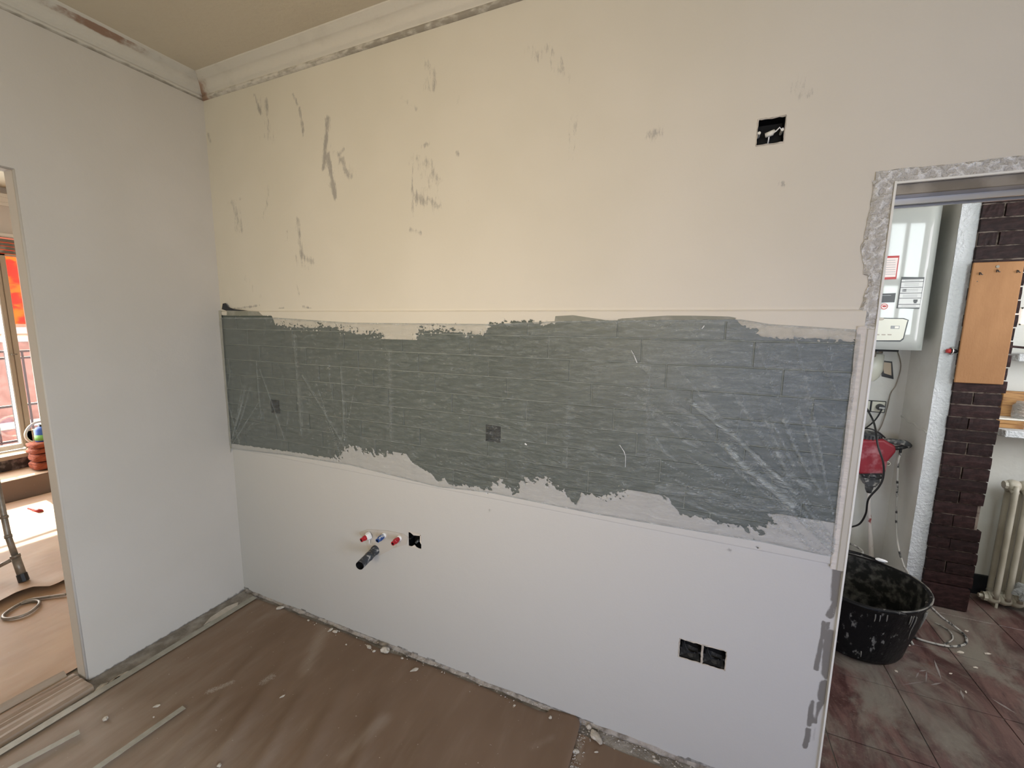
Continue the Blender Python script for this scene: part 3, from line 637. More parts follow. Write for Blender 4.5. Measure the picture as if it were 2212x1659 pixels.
R_ = .020; m = MB(); m.tube([a - d * .01, a, a + d * .012, a + d * .013, a + d * (L * .42), a + d * (L * .43), a + d * (L * .47), a + d * (L * .48), b], [R_, R_ + .003, R_ + .003, R_, R_, R_ + .0015, R_ + .0015, R_, R_], 20, caps=False)
obj('tube', m, 'pipe_grey', r, smooth=True); obj('bore', MB().tube([b + d * .0004, b - d * .0006, b - d * (L * .9)], [R_ - .0010, R_ - .0022, R_ - .0022], 20, caps=False), 'black', r, smooth=True)
m = MB(); m.tube([b - d * .02, b - d * .021], R_ - .0025, 16); obj('dark_bore', m, 'black', r)
# filler bed round the pipes
m = MB(); m.prism(px2([(776, 1150), (795, 1143), (838, 1146), (872, 1153), (882, 1160), (878, 1176), (850, 1184), (820, 1200), (800, 1195), (790, 1172)]), -.0022, -.0004); obj('filler_patch', m, simple('yellowed_filler', (190, 184, 176), .85, (166, 154, 134), 18, lo=.5, hi=.8), wb)
# ============================================================ KITCHEN FLOOR COVERING
def sheet(name, us_, vs_, mask, hf, mat, dust=None, prt=None):
    X, Y = np.meshgrid(us_, vs_, indexing='ij'); M = mask(X, Y); P, F, vm = march(us_, vs_, M); P = np.array(P)
    z = hf(P[:, 0], P[:, 1], vm); me = bpy.data.meshes.new(name); me.from_pydata([(p[0], p[1], h) for p, h in zip(P, z)], [], F)
    setattr_(me, 'dust', dust(P[:, 0], P[:, 1]) if dust else np.zeros(len(P))); setattr_(me, 'print', prt(P[:, 0], P[:, 1]) if prt else np.zeros(len(P)))
    for p in me.polygons: p.use_smooth = True
    return fin(name, me, mat)
def m1(X, Y):
    back = -.024 + .016 * (vnoise(X * 7, X * 0, 5, 3) - .5) - .012 * np.exp(-((X - 1.05) / .12) ** 2)
    right = 2.062 - .004 * np.sin(Y * 9); d = np.minimum(np.minimum(back - Y, right - X), X - .13)
    cr = .035; qx, qy = (right - X), (back + .022 - Y); k = (qx < cr) & (qy < cr)
    d = np.where(k, cr - np.hypot(cr - qx, cr - qy), np.where(X > 1.93, np.minimum(np.minimum(back + .022 - Y, right - X), X - .13), d)); return d
def fold(P, c, w, h): return h * np.exp(-((P - c) / w) ** 2)
def h1(x, y, m):
    z = .006 + .006 * vnoise(x * 3.2, y * 1.6, 15, 3); s = x + .42 * (y + .5)
    dn = np.clip((-y - .18) / .4, 0, 1)
    for c, w, h in ((.80, .035, .010), (.98, .03, .008), (1.15, .04, .012), (1.36, .035, .010), (1.6, .05, .008), (.62, .03, .006)): z = z + dn * fold(s, c, w, h * 1.9)
    return z + np.where(x > 1.85, .012 * np.clip((x - 1.85) / .2, 0, 1) ** 2, 0) - np.clip(.006 - m, 0, .006) * .6
FPR = [HZ(575, 1475), HZ(490, 1490)]
def dust_doorlight(x, y):
    d = .14 + .38 * np.clip((-y - .40) / .35, 0, 1) * np.clip((1.8 - x) / .8, 0, 1) + .14 * np.clip((.7 - x) / .4, 0, 1)  # paler towards the front left: doorway light painted in with the dust
    for (pa, pb, w, s) in (((705, 1350), (660, 1450), .05, .45), ((620, 1320), (500, 1360), .05, .25), ((740, 1640), (830, 1560), .04, .35), ((1150, 1620), (1190, 1600), .02, .3), ((300, 1640), (420, 1560), .08, .2)):
        a, b = HZ(*pa), HZ(*pb); d = np.maximum(d, s * np.clip(1.2 - segd(x, y, a[:2], b[:2]) / w, 0, 1) + .12)
    return d
def pr1(x, y):
    r = np.zeros_like(x)
    for (pa, pb, w) in (((572, 1478), (584, 1470), .040), ((452, 1498), (500, 1482), .026)):
        a, b = HZ(*pa), HZ(*pb); r = np.maximum(r, .74 * np.clip(1.25 - segd(x, y, a[:2], b[:2]) / w, 0, 1) ** .7)
    return r
pap = sheet('paper_sheet', np.arange(.12, 2.08, .012), np.arange(-3.2, .02, .012), m1, h1, 'paper', dust_doorlight, pr1); tag(pap, 'large brown masking paper sheet on the kitchen floor with a dusty footprint', 'floor paper')
def m2(X, Y): return np.minimum(np.minimum(-.055 + .02 * (vnoise(X * 6, X * 0, 6, 3) - .5) - Y, X - 2.0), 2.80 - X)
p2_ = sheet('paper_sheet', np.arange(1.98, 2.83, .015), np.arange(-3.2, 0, .015), m2, lambda x, y, m: .002 + .001 * vnoise(x * 4, y * 4, 4, 2), 'paper', lambda x, y: .15 + .7 * np.exp(-((x - 2.07) / .03) ** 2) * (vnoise(x * 60, y * 60, 3, 2) > .5), None)
tag(p2_, 'brown masking paper under the lifted corner near the right end of the wall', 'floor paper')
def flatstrip(name, pts, w, z, mat, label, cat='tape', group=None, parent=None):
    P = [Vector(tuple(p)) for p in pts]; V = []; F = []
    Q = []
    for a, b in zip(P[:-1], P[1:]):
        n = 12; Q += [a.lerp(b, i / n) for i in range(n)]
    Q.append(P[-1])
    for i, p in enumerate(Q):
        t = (Q[min(i + 1, len(Q) - 1)] - Q[max(i - 1, 0)]).normalized(); s = Vector((-t.y, t.x, 0)) * (w / 2 * (1 + random.uniform(-.05, .05)))
        zz = z + random.uniform(-.0004, .0004)
        V += [(p.x - s.x, p.y - s.y, zz), (p.x + s.x, p.y + s.y, zz), (p.x - s.x, p.y - s.y, zz - .001), (p.x + s.x, p.y + s.y, zz - .001)]
    for i in range(len(Q) - 1):
        k = 4 * i; F += [(k, k + 1, k + 5, k + 4), (k + 2, k + 6, k + 7, k + 3), (k, k + 4, k + 6, k + 2), (k + 1, k + 3, k + 7, k + 5)]
    F += [(0, 2, 3, 1), (4 * len(Q) - 4, 4 * len(Q) - 3, 4 * len(Q) - 1, 4 * len(Q) - 2)]
    m = MB().add(V, F); o = obj(name, m, mat, parent)
    if parent is None: tag(o, label, cat, group)
    return o
flatstrip('tape_strip', [(.138, -.03, 0), (.130, -1.6, 0)], .034, .0165, 'tape', 'long pale masking tape strip along the left edge of the floor paper')
a, b = HZ(398, 1530, .015), HZ(195, 1672, .015); flatstrip('tape_strip', [a, b, b + (b - a) * 1.5], .026, .0215, 'tape', 'short pale tape strip on the floor paper, ending in mid-sheet')
a, b = HZ(172, 1584, .015), HZ(40, 1655, .015); flatstrip('tape_strip', [a, b, b + (b - a)], .026, .0225, 'tape', 'faint dusty tape strip at the bottom left of the floor paper')
# threshold board under crumpled paper in the left doorway
ny = 60; pf = [(-.10, .003), (-.095, .016), (-.075, .020), (-.066, .016), (-.05, .022), (-.03, .018), (-.012, .024), (.006, .019), (.024, .024), (.045, .020), (.066, .024), (.080, .018), (.084, .001)]
V = []; 
for i in range(ny):
    y = YJ - .012 - i * .018
    for k, (x, z) in enumerate(pf): V.append((x + .014 * (float(vnoise(y * 3 + 4, k * 1.7, 3, 3)) - .5), y, z * .9 + .012 * (float(vnoise(y * 2.5 + 9, k * 1.9, 9, 4)) - .45) * (0 < k < 12)))
n = len(pf); F = [(i * n + k, i * n + k + 1, (i + 1) * n + k + 1, (i + 1) * n + k) for i in range(ny - 1) for k in range(n - 1)] + [tuple(range(n))]
me = bpy.data.meshes.new('threshold'); me.from_pydata(V, [], F); setattr_(me, 'dust', np.full(len(V), .35)); setattr_(me, 'print', np.zeros(len(V)))
MT['paper_dusty'] = paper_mat('dusty_crumpled_paper', (140, 120, 102), (158, 138, 120), (186, 172, 156)); th = fin('threshold', me, 'paper_dusty', smooth=False); tag(th, 'raised threshold board under crumpled dusty paper in the left doorway', 'threshold')
V = []
for i in range(40):
    y = YJ - .03 - i * .022
    for k, (x, z) in enumerate([(-.10, .010), (-.112, .022), (-.122, .030), (-.128, .033)]): V.append((x - .01 * (i / 40), y, z + .012 * float(vnoise(y * 6, k * .2, 6, 3)) - .006))
F = [(i * 4 + k, i * 4 + k + 1, (i + 1) * 4 + k + 1, (i + 1) * 4 + k) for i in range(39) for k in range(3)]
me = bpy.data.meshes.new('turned_up_edge'); me.from_pydata(V, [], F); setattr_(me, 'dust', np.full(len(V), .6)); setattr_(me, 'print', np.zeros(len(V)))
fin('turned_up_edge', me, 'paper_dusty', th)
# rough leftovers of plaster along the foot of the left wall (a smear on the bare screed)
m = MB(); pts = [HZ(x, y, 0)[:2] for x, y in ((515, 1302), (512, 1322), (478, 1338), (452, 1345), (440, 1352), (455, 1335), (490, 1312))]; m.prism([tuple(p) for p in pts], .0005, .005, 'z'); obj('plaster_smear', m, 'skim', bpy.data.objects['floor'])
for k, (px_, py_) in enumerate(((262, 1463), (248, 1474), (225, 1484))):
    c = HZ(px_, py_, 0); m = MB(); m.prism([(c[0] + math.cos(t) * .022 * random.uniform(.6, 1.2), c[1] + math.sin(t) * .035 * random.uniform(.5, 1.2)) for t in np.linspace(0, 5.6, 8)], .0005, .004, 'z'); obj('plaster_smear', m, 'chunk', bpy.data.objects['floor'])
# broken plaster edge at the foot of the back wall: irregular lip
V = []; xs = np.arange(.02, 2.80, .010)
for x in xs:
    h = .002 + .013 * float(vnoise(x * 9, 2, 61, 4)); d = .004 + .020 * max(0, float(vnoise(x * 13, 5, 62, 4)) - .35)
    V += [(x, -.0005, h + .006), (x, -.004 - d * .4, h), (x, -.004 - d, h * .5 + .002), (x, -.003 - d * .8, .0006)]
F = [(i * 4 + k, i * 4 + k + 1, (i + 1) * 4 + k + 1, (i + 1) * 4 + k) for i in range(len(xs) - 1) for k in range(3)]
me = bpy.data.meshes.new('broken_edge'); me.from_pydata(V, [], F); fin('broken_edge', me, simple('broken_plaster_edge', (176, 168, 160), .9, (112, 104, 96), 22, lo=.4, hi=.7, bump=.01), wb)
# crumbs of plaster: every one a thing
def chunk(c, sx, sy, sz, rot, label, mat='chunk', group='plaster chips on the kitchen floor'):
    bm = bmesh.new(); bmesh.ops.create_icosphere(bm, subdivisions=2, radius=1)
    rr = random.Random(int(c[0] * 1e4)); ph = [rr.uniform(0, 6) for _ in range(4)]
    for v in bm.verts:
        p = v.co; k = 1 + .28 * math.sin(p.x * 3 + ph[0]) * math.cos(p.y * 4 + ph[1]) + .12 * math.sin(p.z * 7 + p.x * 5 + ph[2])
        v.co = Vector((p.x * sx * k, p.y * sy * k, p.z * sz * (.8 + .2 * k)))
    bm.transform(Matrix.Rotation(rot, 4, 'Z') @ Matrix.Identity(4)); me = bpy.data.meshes.new('plaster_chip'); bm.to_mesh(me); bm.free()
    zmin = min(v.co.z for v in me.vertices); me.transform(Matrix.Translation((0, 0, -zmin))); me.materials.append(MT[mat])
    o = bpy.data.objects.new('plaster_chip', me); COL.objects.link(o); o.location = (float(c[0]), float(c[1]), float(c[2])); return tag(o, label, 'plaster chip', group)
CH = [((605, 1315), .020, .012, .007, .6, 'plaster chip nearest the room corner, at the back edge of the paper'), ((666, 1341), .006, .005, .004, 0, 'tiny plaster chip just right of the corner chip'),
 ((714, 1362), .014, .007, .005, 1.2, 'thin plaster chip of a touching pair at the back wall'), ((724, 1366), .015, .009, .006, .3, 'broader plaster chip of a touching pair at the back wall'),
 ((797, 1399), .016, .008, .006, -.2, 'flat pale plaster chip left of the round lump'), ((808, 1408), .008, .006, .005, .5, 'small plaster chip between the flat chip and the round lump'), ((832, 1409), .024, .018, .013, .2, 'big round plaster lump against the back wall'),
 ((869, 1423), .006, .004, .004, 0, 'tiny plaster chip right of the round lump'), ((895, 1448), .019, .008, .004, .9, 'long flat plaster chip right of the round lump'), ((748, 1393), .005, .004, .003, 0, 'speck-sized chip below the touching pair'),
 ((610, 1505), .010, .004, .003, 1.2, 'slender plaster chip near the footprint'), ((339, 1526), .012, .006, .004, .8, 'flat pale chip between the two tape strips'), ((228, 1555), .010, .008, .007, 0, 'cube-like plaster chip beside the long tape strip'), ((332, 1550), .004, .003, .003, 0, 'tiny chip beside the flat chip between the tapes'),
 ((1189, 1551), .007, .008, .004, 0, 'round white chip near the rounded paper corner'), ((1111, 1525), .005, .006, .003, 0, 'small chip left of the white chip near the paper corner'), ((474, 1655), .008, .006, .005, 0, 'plaster chip at the bottom edge beside the tape end'),
 ((1288, 1597), .030, .016, .010, -.5, 'large lumpy plaster piece right of the paper corner'), ((1272, 1574), .010, .009, .008, 0, 'plaster lump between the big piece and the wall'), ((1288, 1626), .008, .003, .003, .6, 'thin chip below the big lumpy piece'),
 ((1364, 1625), .006, .003, .003, 1.3, 'thin upright chip on the paper near the bottom'), ((1412, 1637), .006, .005, .004, 0, 'small round chip above the elongated one'), ((1417, 1646), .013, .005, .004, 0, 'elongated white chip at the bottom, nearest the wall'),
 ((1243, 1626), .012, .010, .006, 0, 'pale chip on the rubble line beside the lifted paper')]
for (p, sx, sy, sz, rt_, lb) in CH:
    on = p[0] < 1238; z = .0125 if on else .003; c = HZ(p[0], p[1], z)
    if on: 
        z = float(h1(np.array([c[0]]), np.array([c[1]]), np.array([1.0]))[0]); c = HZ(p[0], p[1], z); z -= .001
    chunk((c[0], min(c[1], -.006 - sy), z), sx, sy, sz, rt_, lb)
# fine grit along the wall and the paper edge: uncountable
m = MB()
for _ in range(520):
    if random.random() < .45: x = 2.068 + abs(random.gauss(0, .016)); y = -random.random() * .6 - .04
    else: x = random.choice([random.uniform(.6, 2.8), random.uniform(2.05, 2.8)]); y = -.008 - abs(random.gauss(0, .022))
    z = .0035 if x > 2.066 else .012; s = random.uniform(.0012, .004); M = Matrix.Translation((x, y, z)) @ Matrix.Rotation(random.random() * 3, 4, 'Z')
    m.add([tuple(M @ Vector(q)) for q in ((-s, -s, 0), (s, -s * .6, 0), (s * .4, s, 0), (0, 0, s * 1.1))], [(0, 1, 3), (1, 2, 3), (2, 0, 3), (0, 2, 1)])
tag(obj('plaster_grit', m, 'chunk'), 'fine plaster grit along the foot of the back wall', 'grit', kind='stuff')
# ============================================================ UTILITY ROOM
PX0, PX1, PX2 = 3.633, 3.708, 3.912
struct('floor_utility' if False else 'floor', MB().box(XE - .6, 5.3, .05, 2.6, -.06, -.006), 'grout')
fl = bpy.data.objects['floor.001']
tiles = {}
for i in range(-3, 7):
    for j in range(-1, 6):
        x0, y0 = 2.970 + .3475 * i, .7375 + .3795 * (j - 1) - .3795
        x1, y1 = x0 + .3475, y0 + .3795
        x0c, x1c, y0c, y1c = max(x0, XE - .5), min(x1, 5.2), max(y0, -.4), min(y1, 2.2)
        if x1c - x0c < .02 or y1c - y0c < .02 or y1c <= .0: continue
        if x0 < XE + .002 - .35 and y0c < .1: continue
        yy0 = max(y0c, .102 if x0 < XE - .01 else .052) if y0c < .102 else y0c
        if x0 < XE - .01 and y0c < .102: yy0 = .102
        g = .0016; m = MB().box(x0c + g, x1c - g, yy0 + g, y1c - g, -.006, random.uniform(-.0008, 0))
        o = obj('tile', m, 'floortile', fl)
        b_ = o.modifiers.new('bevel', 'BEVEL'); b_.width = .0012; b_.segments = 1
YB = 1.937
struct('wall_utility_back' if False else 'wall_2', MB().box(XE - .9, PX0, YB, YB + .1, 0, ZC), 'utilwall')
m = MB(); m.prism([(PX0, 0), (PX0, ZC), (PX1, ZC), (PX1, 0)], 1.60, YB + .1); 
pier = struct('wall_3', m, 'utilwall')
# rough white render on the front of the pier
xs = np.linspace(PX0 - .001, PX1 + .001, 9); zs = np.linspace(0, ZC, 330)
me, U, V = gridwall('rendered_face', xs, zs, [], lambda u, v: np.stack([u + .003 * (vnoise(v * 14, u * 0, 2, 3) - .5) * (u < PX0 + .01), 1.598 - .006 * vnoise(u * 90, v * 60, 7, 3), v], -1))
fin('rendered_face', me, 'stucco', pier, smooth=True)
m = MB().tube([(PX0 + .004, 1.935 - .335 * k / 20, 1.045 - .030 * k / 20 + .006 * math.sin(k * .8)) for k in range(21)], .010, 6)
obj('plaster_seam', m, 'utilwall', pier, smooth=True)
struct('seam', MB().box(XE, PX0, YB - .003, YB + .001, 1.036, 1.046), 'utilwall', bpy.data.objects['wall_2'])
# brick column: each brick a part
m = MB().box(PX1 + .002, PX2 - .010, 1.585, 2.2, 0, ZC); colm = struct('wall_4', m, 'mortar')
bm_cache = {}
def brick(x0, x1, z0, z1, yf):
    key = (round(x1 - x0, 2), round(z1 - z0, 3), random.randrange(3))
    if key not in bm_cache:
        me = bpy.data.meshes.new('brick'); mb = MB(); w, h = key[0] / 2, key[1] / 2; nx = 8
        V = []; 
        for i in range(nx + 1):
            x = -w + 2 * w * i / nx; j = [random.uniform(-.0012, .0012) for _ in range(6)]
            V += [(x, -.006 + j[0], -h + j[1]), (x, -.008 + j[2], 0 + j[3] * .3), (x, -.006 + j[4], h + j[5]), (x, .03, h), (x, .03, -h)]
        F = [(i * 5 + k, i * 5 + (k + 1) % 5, (i + 1) * 5 + (k + 1) % 5, (i + 1) * 5 + k) for i in range(nx) for k in range(5)] + [(0, 1, 2, 3, 4), tuple(nx * 5 + k for k in range(5))[::-1]]
        me.from_pydata(V, [], F); me.materials.append(MT['brick'])
        b = bmesh.new(); b.from_mesh(me); bmesh.ops.recalc_face_normals(b, faces=b.faces); b.to_mesh(me); b.free(); bm_cache[key] = me
    o = bpy.data.objects.new('brick', bm_cache[key]); COL.objects.link(o); o.location = ((x0 + x1) / 2, yf + random.uniform(-.003, .003), (z0 + z1) / 2); o.rotation_euler = (random.uniform(-.02, .02), 0, random.uniform(-.02, .02)); o.parent = colm
k = 0; z = .142
prev = 0
rightedge = lambda z: PX2 if z > .62 else (PX2 - .022 if z > .47 else PX2 + .004)
brick(PX1 + .0, PX1 + .178 + .02, .004, .136, 1.566)
while z < 2.62:
    xe = rightedge(z) + random.uniform(-.005, .005)
    if k % 2 == 0: brick(PX1, xe, z, z + .0635, 1.582)
    else:
        mid = PX1 + .085 + random.uniform(-.01, .01); brick(PX1, mid - .003, z, z + .0635, 1.582); brick(mid + .003, xe, z, z + .0635, 1.582)
    z += .0703; k += 1
# wall and window to the right of the column
YR = 1.83
m = MB().box(PX2 - .02, 4.02, YR, YR + .1, 0, ZC).box(4.02, 4.9, YR, YR + .1, 0, 1.63).box(4.02, 4.9, YR, YR + .1, 1.73, ZC).box(4.9, 5.3, YR, YR + .1, 0, ZC)
w5 = struct('wall_5', m, 'utilwall')
struct('baseboard_back', MB().box(PX2 - .01, 4.185, YR - .012, YR, 0, .125), 'dark')
win3 = struct('window_3', MB().box(4.02, 4.03, YR + .03, YR + .07, 1.63, 1.73).box(4.87, 4.9, YR + .03, YR + .07, 1.63, 1.73).box(4.02, 4.9, YR + .03, YR + .07, 1.722, 1.73).box(4.02, 4.9, YR + .03, YR + .07, 1.63, 1.638).box(4.06, 4.068, YR + .03, YR + .07, 1.63, 1.73), 'frame_white')
struct('pane', MB().box(4.03, 4.88, YR + .048, YR + .052, 1.638, 1.722), 'glass', win3)
struct('wall_6', MB().box(5.2, 5.3, .1, .25, 0, ZC).box(5.2, 5.3, 1.3, 1.9, 0, ZC).box(5.2, 5.3, .25, 1.3, 0, .9).box(5.2, 5.3, .25, 1.3, 2.5, ZC).box(4.5, 5.3, .0, .1, 0, ZC), 'utilwall')
struct('wall_7', MB().box(XE - .95, XE - .9, .1, 2.1, 0, ZC), 'utilwall')
struct('window_4', MB().box(3.76, 4.2, .125, .145, 1.45, 1.49).box(3.76, 4.2, .125, .145, 2.46, 2.5).box(3.76, 3.79, .125, .145, 1.45, 2.5).box(4.17, 4.2, .125, .145, 1.45, 2.5).box(3.955, 4.0, .125, .145, 1.45, 2.5).box(3.76, 4.2, .125, .145, 1.96, 2.02), 'frame_white')
# ---- boiler
BX0, BX1, BZ0, BZ1, BY = 3.165, 3.577, 1.480, 2.31, 1.62
bo = empty('boiler', ((BX0 + BX1) / 2, YB, BZ0), 'white wall-hung gas boiler seen through the doorway', 'boiler')
m = MB(); m.box(BX0, BX1, BY + .03, YB - .003, BZ0, BZ1); obj('casing', m, 'enamel', bo, bevel=.008, seg=3)
# bowed front shell
nx, nz = 18, 14; V = []; 
def bf(u, v):
    x = BX0 + (BX1 - BX0) * u; z = BZ0 + (BZ1 - BZ0) * v
    e = min(u, 1 - u) / .16; e2 = min(v, 1 - v) / .08; k = (1 - max(0, 1 - e) ** 2) * (1 - max(0, 1 - e2) ** 2)
    return (x, BY + .034 - .040 * k - .006 * math.sin(math.pi * u), z)
uu = sorted(set([0, .01, .03, .06, .09, .12, .15, .18] + list(np.linspace(.2, .8, 8)) + [1 - q for q in (0, .01, .03, .06, .09, .12, .15, .18)])); vv = sorted(set([0, .01, .02, .04, .06, .08] + list(np.linspace(.12, .88, 8)) + [1 - q for q in (0, .01, .02, .04, .06, .08)]))
for u in uu:
    for v in vv: V.append(bf(u, v))
n = len(vv); F = [(i * n + k, i * n + k + 1, (i + 1) * n + k + 1, (i + 1) * n + k) for i in range(len(uu) - 1) for k in range(n - 1)]
me = bpy.data.meshes.new('front_cover'); me.from_pydata(V, [], F); fin('front_cover', me, 'enamel', bo, smooth=True)
YF = BY - .013
def bpt(px_, py_): return HY(px_, py_, YF)
def bquad(name, pts, mat, d=.001, par=bo, y=YF): 
    m = MB(); m.prism([tuple(HY(a, b, YF)[[0, 2]]) for a, b in pts], y - d, y + .004); return obj(name, m, mat, par)
lab = bquad('warning_label', [(1895, 554), (1943, 552), (1936, 603), (1890, 605)], 'red', .001); 
bquad('label_face', [(1895, 558), (1940, 557), (1934, 598), (1890, 600)], 'labelpink', .0016, lab)
m = MB()
for k in range(7):
    y0 = 562 + k * 5; a, b = bpt(1894, y0), bpt(1936, y0); m.box(a[0], b[0] - .004, YF - .0022, YF - .0015, b[2] - .0012, b[2] + .0012)
tag(obj('print_lines', m, 'greyprint', lab), kind='stuff')
lab = bquad('data_label', [(1948, 598), (1997, 599), (1986, 667), (1937, 666)], 'dark', .001)
X0, X1 = bpt(1950, 620)[0] - .002, bpt(1990, 620)[0] + .006; ZT, ZB_ = bpt(1970, 598)[2], bpt(1965, 666)[2]
x_l, x_r = bpt(1942, 633)[0], bpt(1992, 633)[0]; hh = ZT - ZB_
m = MB()
for a, b in ((.08, .145), (.165, .325), (.345, .505), (.525, .665), (.685, .865), (.885, .975)): m.box(x_l + .004, x_r - .003, YF - .0018, YF - .001, ZT - hh * b, ZT - hh * a)
obj('label_face', m, 'label', lab)
m = MB()
for a in (.11, .22, .27, .40, .45, .58, .62, .93): m.box(x_l + .018, x_r - .02, YF - .0024, YF - .0017, ZT - hh * a - .0012, ZT - hh * a + .0012)
m.box(x_l + .012, x_l + .03, YF - .0024, YF - .0017, ZT - hh * .47, ZT - hh * .38); 
tag(obj('print_lines', m, 'greyprint', lab), kind='stuff')
m = MB(); m.box(x_r - .034, x_r - .016, YF - .0024, YF - .0017, ZT - hh * .80, ZT - hh * .72); m.box(x_r - .031, x_r - .019, YF - .0024, YF - .0017, ZT - hh * .84, ZT - hh * .80)
obj('pictogram', m, 'dark', lab)
bquad('brand_plate', [(1890, 635), (1935, 633), (1932, 653), (1888, 654)], 'dark', .0018)
m = MB(); a = bpt(1900, 643); m.box(a[0], a[0] + .05, YF - .0026, YF - .0018, a[2] + .010, a[2] + .013); obj('plate_line', m, 'greyprint', bo)
c = bpt(1910, 662); m = MB(); m.lathe([(.0001, -.0012), (.019, -.0012), (.019, .003)], (c[0], YF, c[2]), 24, 'y'); rd = obj('round_sticker', m, 'labelpink', bo)
m = MB(); m.lathe([(.0135, -.002), (.0165, -.002), (.0165, 0)], (c[0], YF, c[2]), 24, 'y'); m.prism([(c[0] + dx, c[2] + dz) for dx, dz in ((-.010, .001), (-.006, .007), (-.002, .004), (0, .009), (.003, .004), (.008, .006), (.010, 0), (.004, -.004), (-.005, -.004))], YF - .002, YF); obj('emblem', m, 'red', rd)
fl_ = [(1878, 688), (1950, 689), (1960, 692), (1958, 698), (1950, 730), (1944, 735), (1872, 735)]
bquad('flap_gap', [(1878, 686), (1952, 687), (1963, 691), (1961, 699), (1952, 733), (1945, 738), (1872, 737)], 'dark', .0006)
fp = bquad('control_flap', fl_, 'panelgrey', .003)
c = bpt(1902, 689); m = MB(); m.lathe([(.0001, -.0036), (.016, -.0036), (.016, 0)], (c[0], YF, c[2] - .0), 20, 'y', 1, .55); obj('finger_notch', m, 'steel', fp)
c = bpt(1933, 707); m = MB(); m.box(c[0] - .020, c[0] + .020, YF - .0042, YF - .002, c[2] - .009, c[2] + .009); sw = obj('switch_surround', m, 'greyprint', fp, bevel=.002); m = MB(); m.box(c[0] - .002, c[0] + .016, YF - .0055, YF - .004, c[2] - .006, c[2] + .006); obj('switch', m, 'white', fp)
for q in (1895, 1908, 1921): 
    c = bpt(q, 723); obj('indicator', MB().box(c[0] - .009, c[0] + .009, YF - .0038, YF - .003, c[2] - .003, c[2] + .003), 'steel', fp)
m = MB().box(BX0 + .02, BX1 - .10, BY + .04, YB - .03, BZ0 - .012, BZ0 + .001); obj('underside', m, 'black', bo)
m = MB().tube([(3.44, 1.80, BZ0 - .001), (3.44, 1.80, BZ0 - .03)], .010, 10).tube([(3.40, 1.78, BZ0 - .001), (3.40, 1.78, BZ0 - .045), (3.38, 1.80, BZ0 - .06)], .013, 10); obj('pipe_stub', m, 'steel', bo, smooth=True)
# pipe above the boiler
tag(obj('flue_pipe', MB().tube([(3.12, 1.86, 2.372), (3.27, 1.86, 2.368), (3.30, 1.86, 2.368)], [.022, .022, .022], 14).tube([(3.30, 1.86, 2.368), (3.57, 1.90, 2.37)], .012, 10), 'white', smooth=True), 'thin white pipe running above the boiler', 'pipe')
# grey condensate funnel pipe and opening in the wall below the boiler
c = HY(1888, 800, 1.86)
tag(obj('drain_trap', MB().lathe([(.026, .11), (.052, .10), (.054, .0), (.040, -.045), (.018, -.07)], (c[0] - .01, 1.865, c[2]), 20), 'panelgrey', smooth=True), 'grey funnel shaped trap hanging below the boiler', 'pipe')
q = [HY(a, b, YB - .003) for a, b in ((1902, 778), (1927, 781), (1930, 819), (1905, 813))]
iv = empty('inspection_opening', q[0], 'small framed opening in the wall under the boiler', 'wall hatch')
m = MB(); m.prism([(p[0], p[2]) for p in q], YB - .006, YB - .001); obj('dark_frame', m, 'dark', iv)
q2 = [HY(a, b, YB - .003) for a, b in ((1906, 782), (1924, 784), (1925, 811), (1909, 806))]; m = MB(); m.prism([(p[0], p[2]) for p in q2], YB - .008, YB - .005); obj('back_panel', m, 'wood' if False else 'frame_beige', iv)
# double socket
a = HY(1914, 866, YB); xr = a[0]; zt = HY(1890, 865, YB)[2]; zb = HY(1900, 891, YB)[2]; hh = zt - zb
so = empty('wall_socket', (xr - hh, YB, zb), 'white double wall socket with dark outline below the boiler', 'socket')
obj('outline_plate', MB().box(xr - 2 * hh, xr, YB - .008, YB - .001, zb, zt), 'dark', so, bevel=.003)
for k in range(2): obj('cover_plate', MB().box(xr - hh * (k + 1) + .005, xr - hh * k - .005, YB - .011, YB - .006, zb + .005, zt - .005), 'panelgrey', so, bevel=.002)
cp = HY(1898, 878, YB)
m = MB().lathe([(.0001, -.045), (.016, -.045), (.020, -.03), (.020, -.004)], (cp[0], YB - .01, cp[2]), 16, 'y'); pl = tag(obj('plug', m, 'machine_grey'), 'round grey plug in the right half of the double socket', 'plug')
obj('pale_band', MB().box(cp[0] - .014, cp[0] + .014, YB - .0565, YB - .054, cp[2] - .003, cp[2] + .003), 'label', pl)
# cables
def curve(pts, n=8):
    P = [Vector(tuple(map(float, p))) for p in pts]; out = []
    for i in range(len(P) - 1):
        p0, p1, p2, p3 = P[max(i - 1, 0)], P[i], P[i + 1], P[min(i + 2, len(P) - 1)]
        for k in range(n):
            t = k / n; out.append(.5 * ((2 * p1) + (p2 - p0) * t + (2 * p0 - 5 * p1 + 4 * p2 - p3) * t * t + (3 * p1 - p0 - 3 * p2 + p3) * t ** 3))
    return out + [P[-1]]
def cab(name, pts, r, mat, label, n=8): return tag(obj(name, MB().tube(curve(pts, n), r, 8), mat, smooth=True), label, 'cable')
ym = 1.74
bc = (3.235, 1.050, .0)
def rimpt(t, k=1.0, dz=0): return (bc[0] + .268 * k * math.cos(t), bc[1] + .268 * k * math.sin(t), .338 + dz + .008 * math.cos(2 * t + .5))
cab('power_cable', [(cp[0], YB - .055, cp[2] - .010), HY(1896, 900, YB - .05), HY(1886, 912, YB - .05), HY(1868, 926, YB - .04), HY(1850, 935, YB - .04)], .0045, 'cable', 'black cable running down left from the plug')
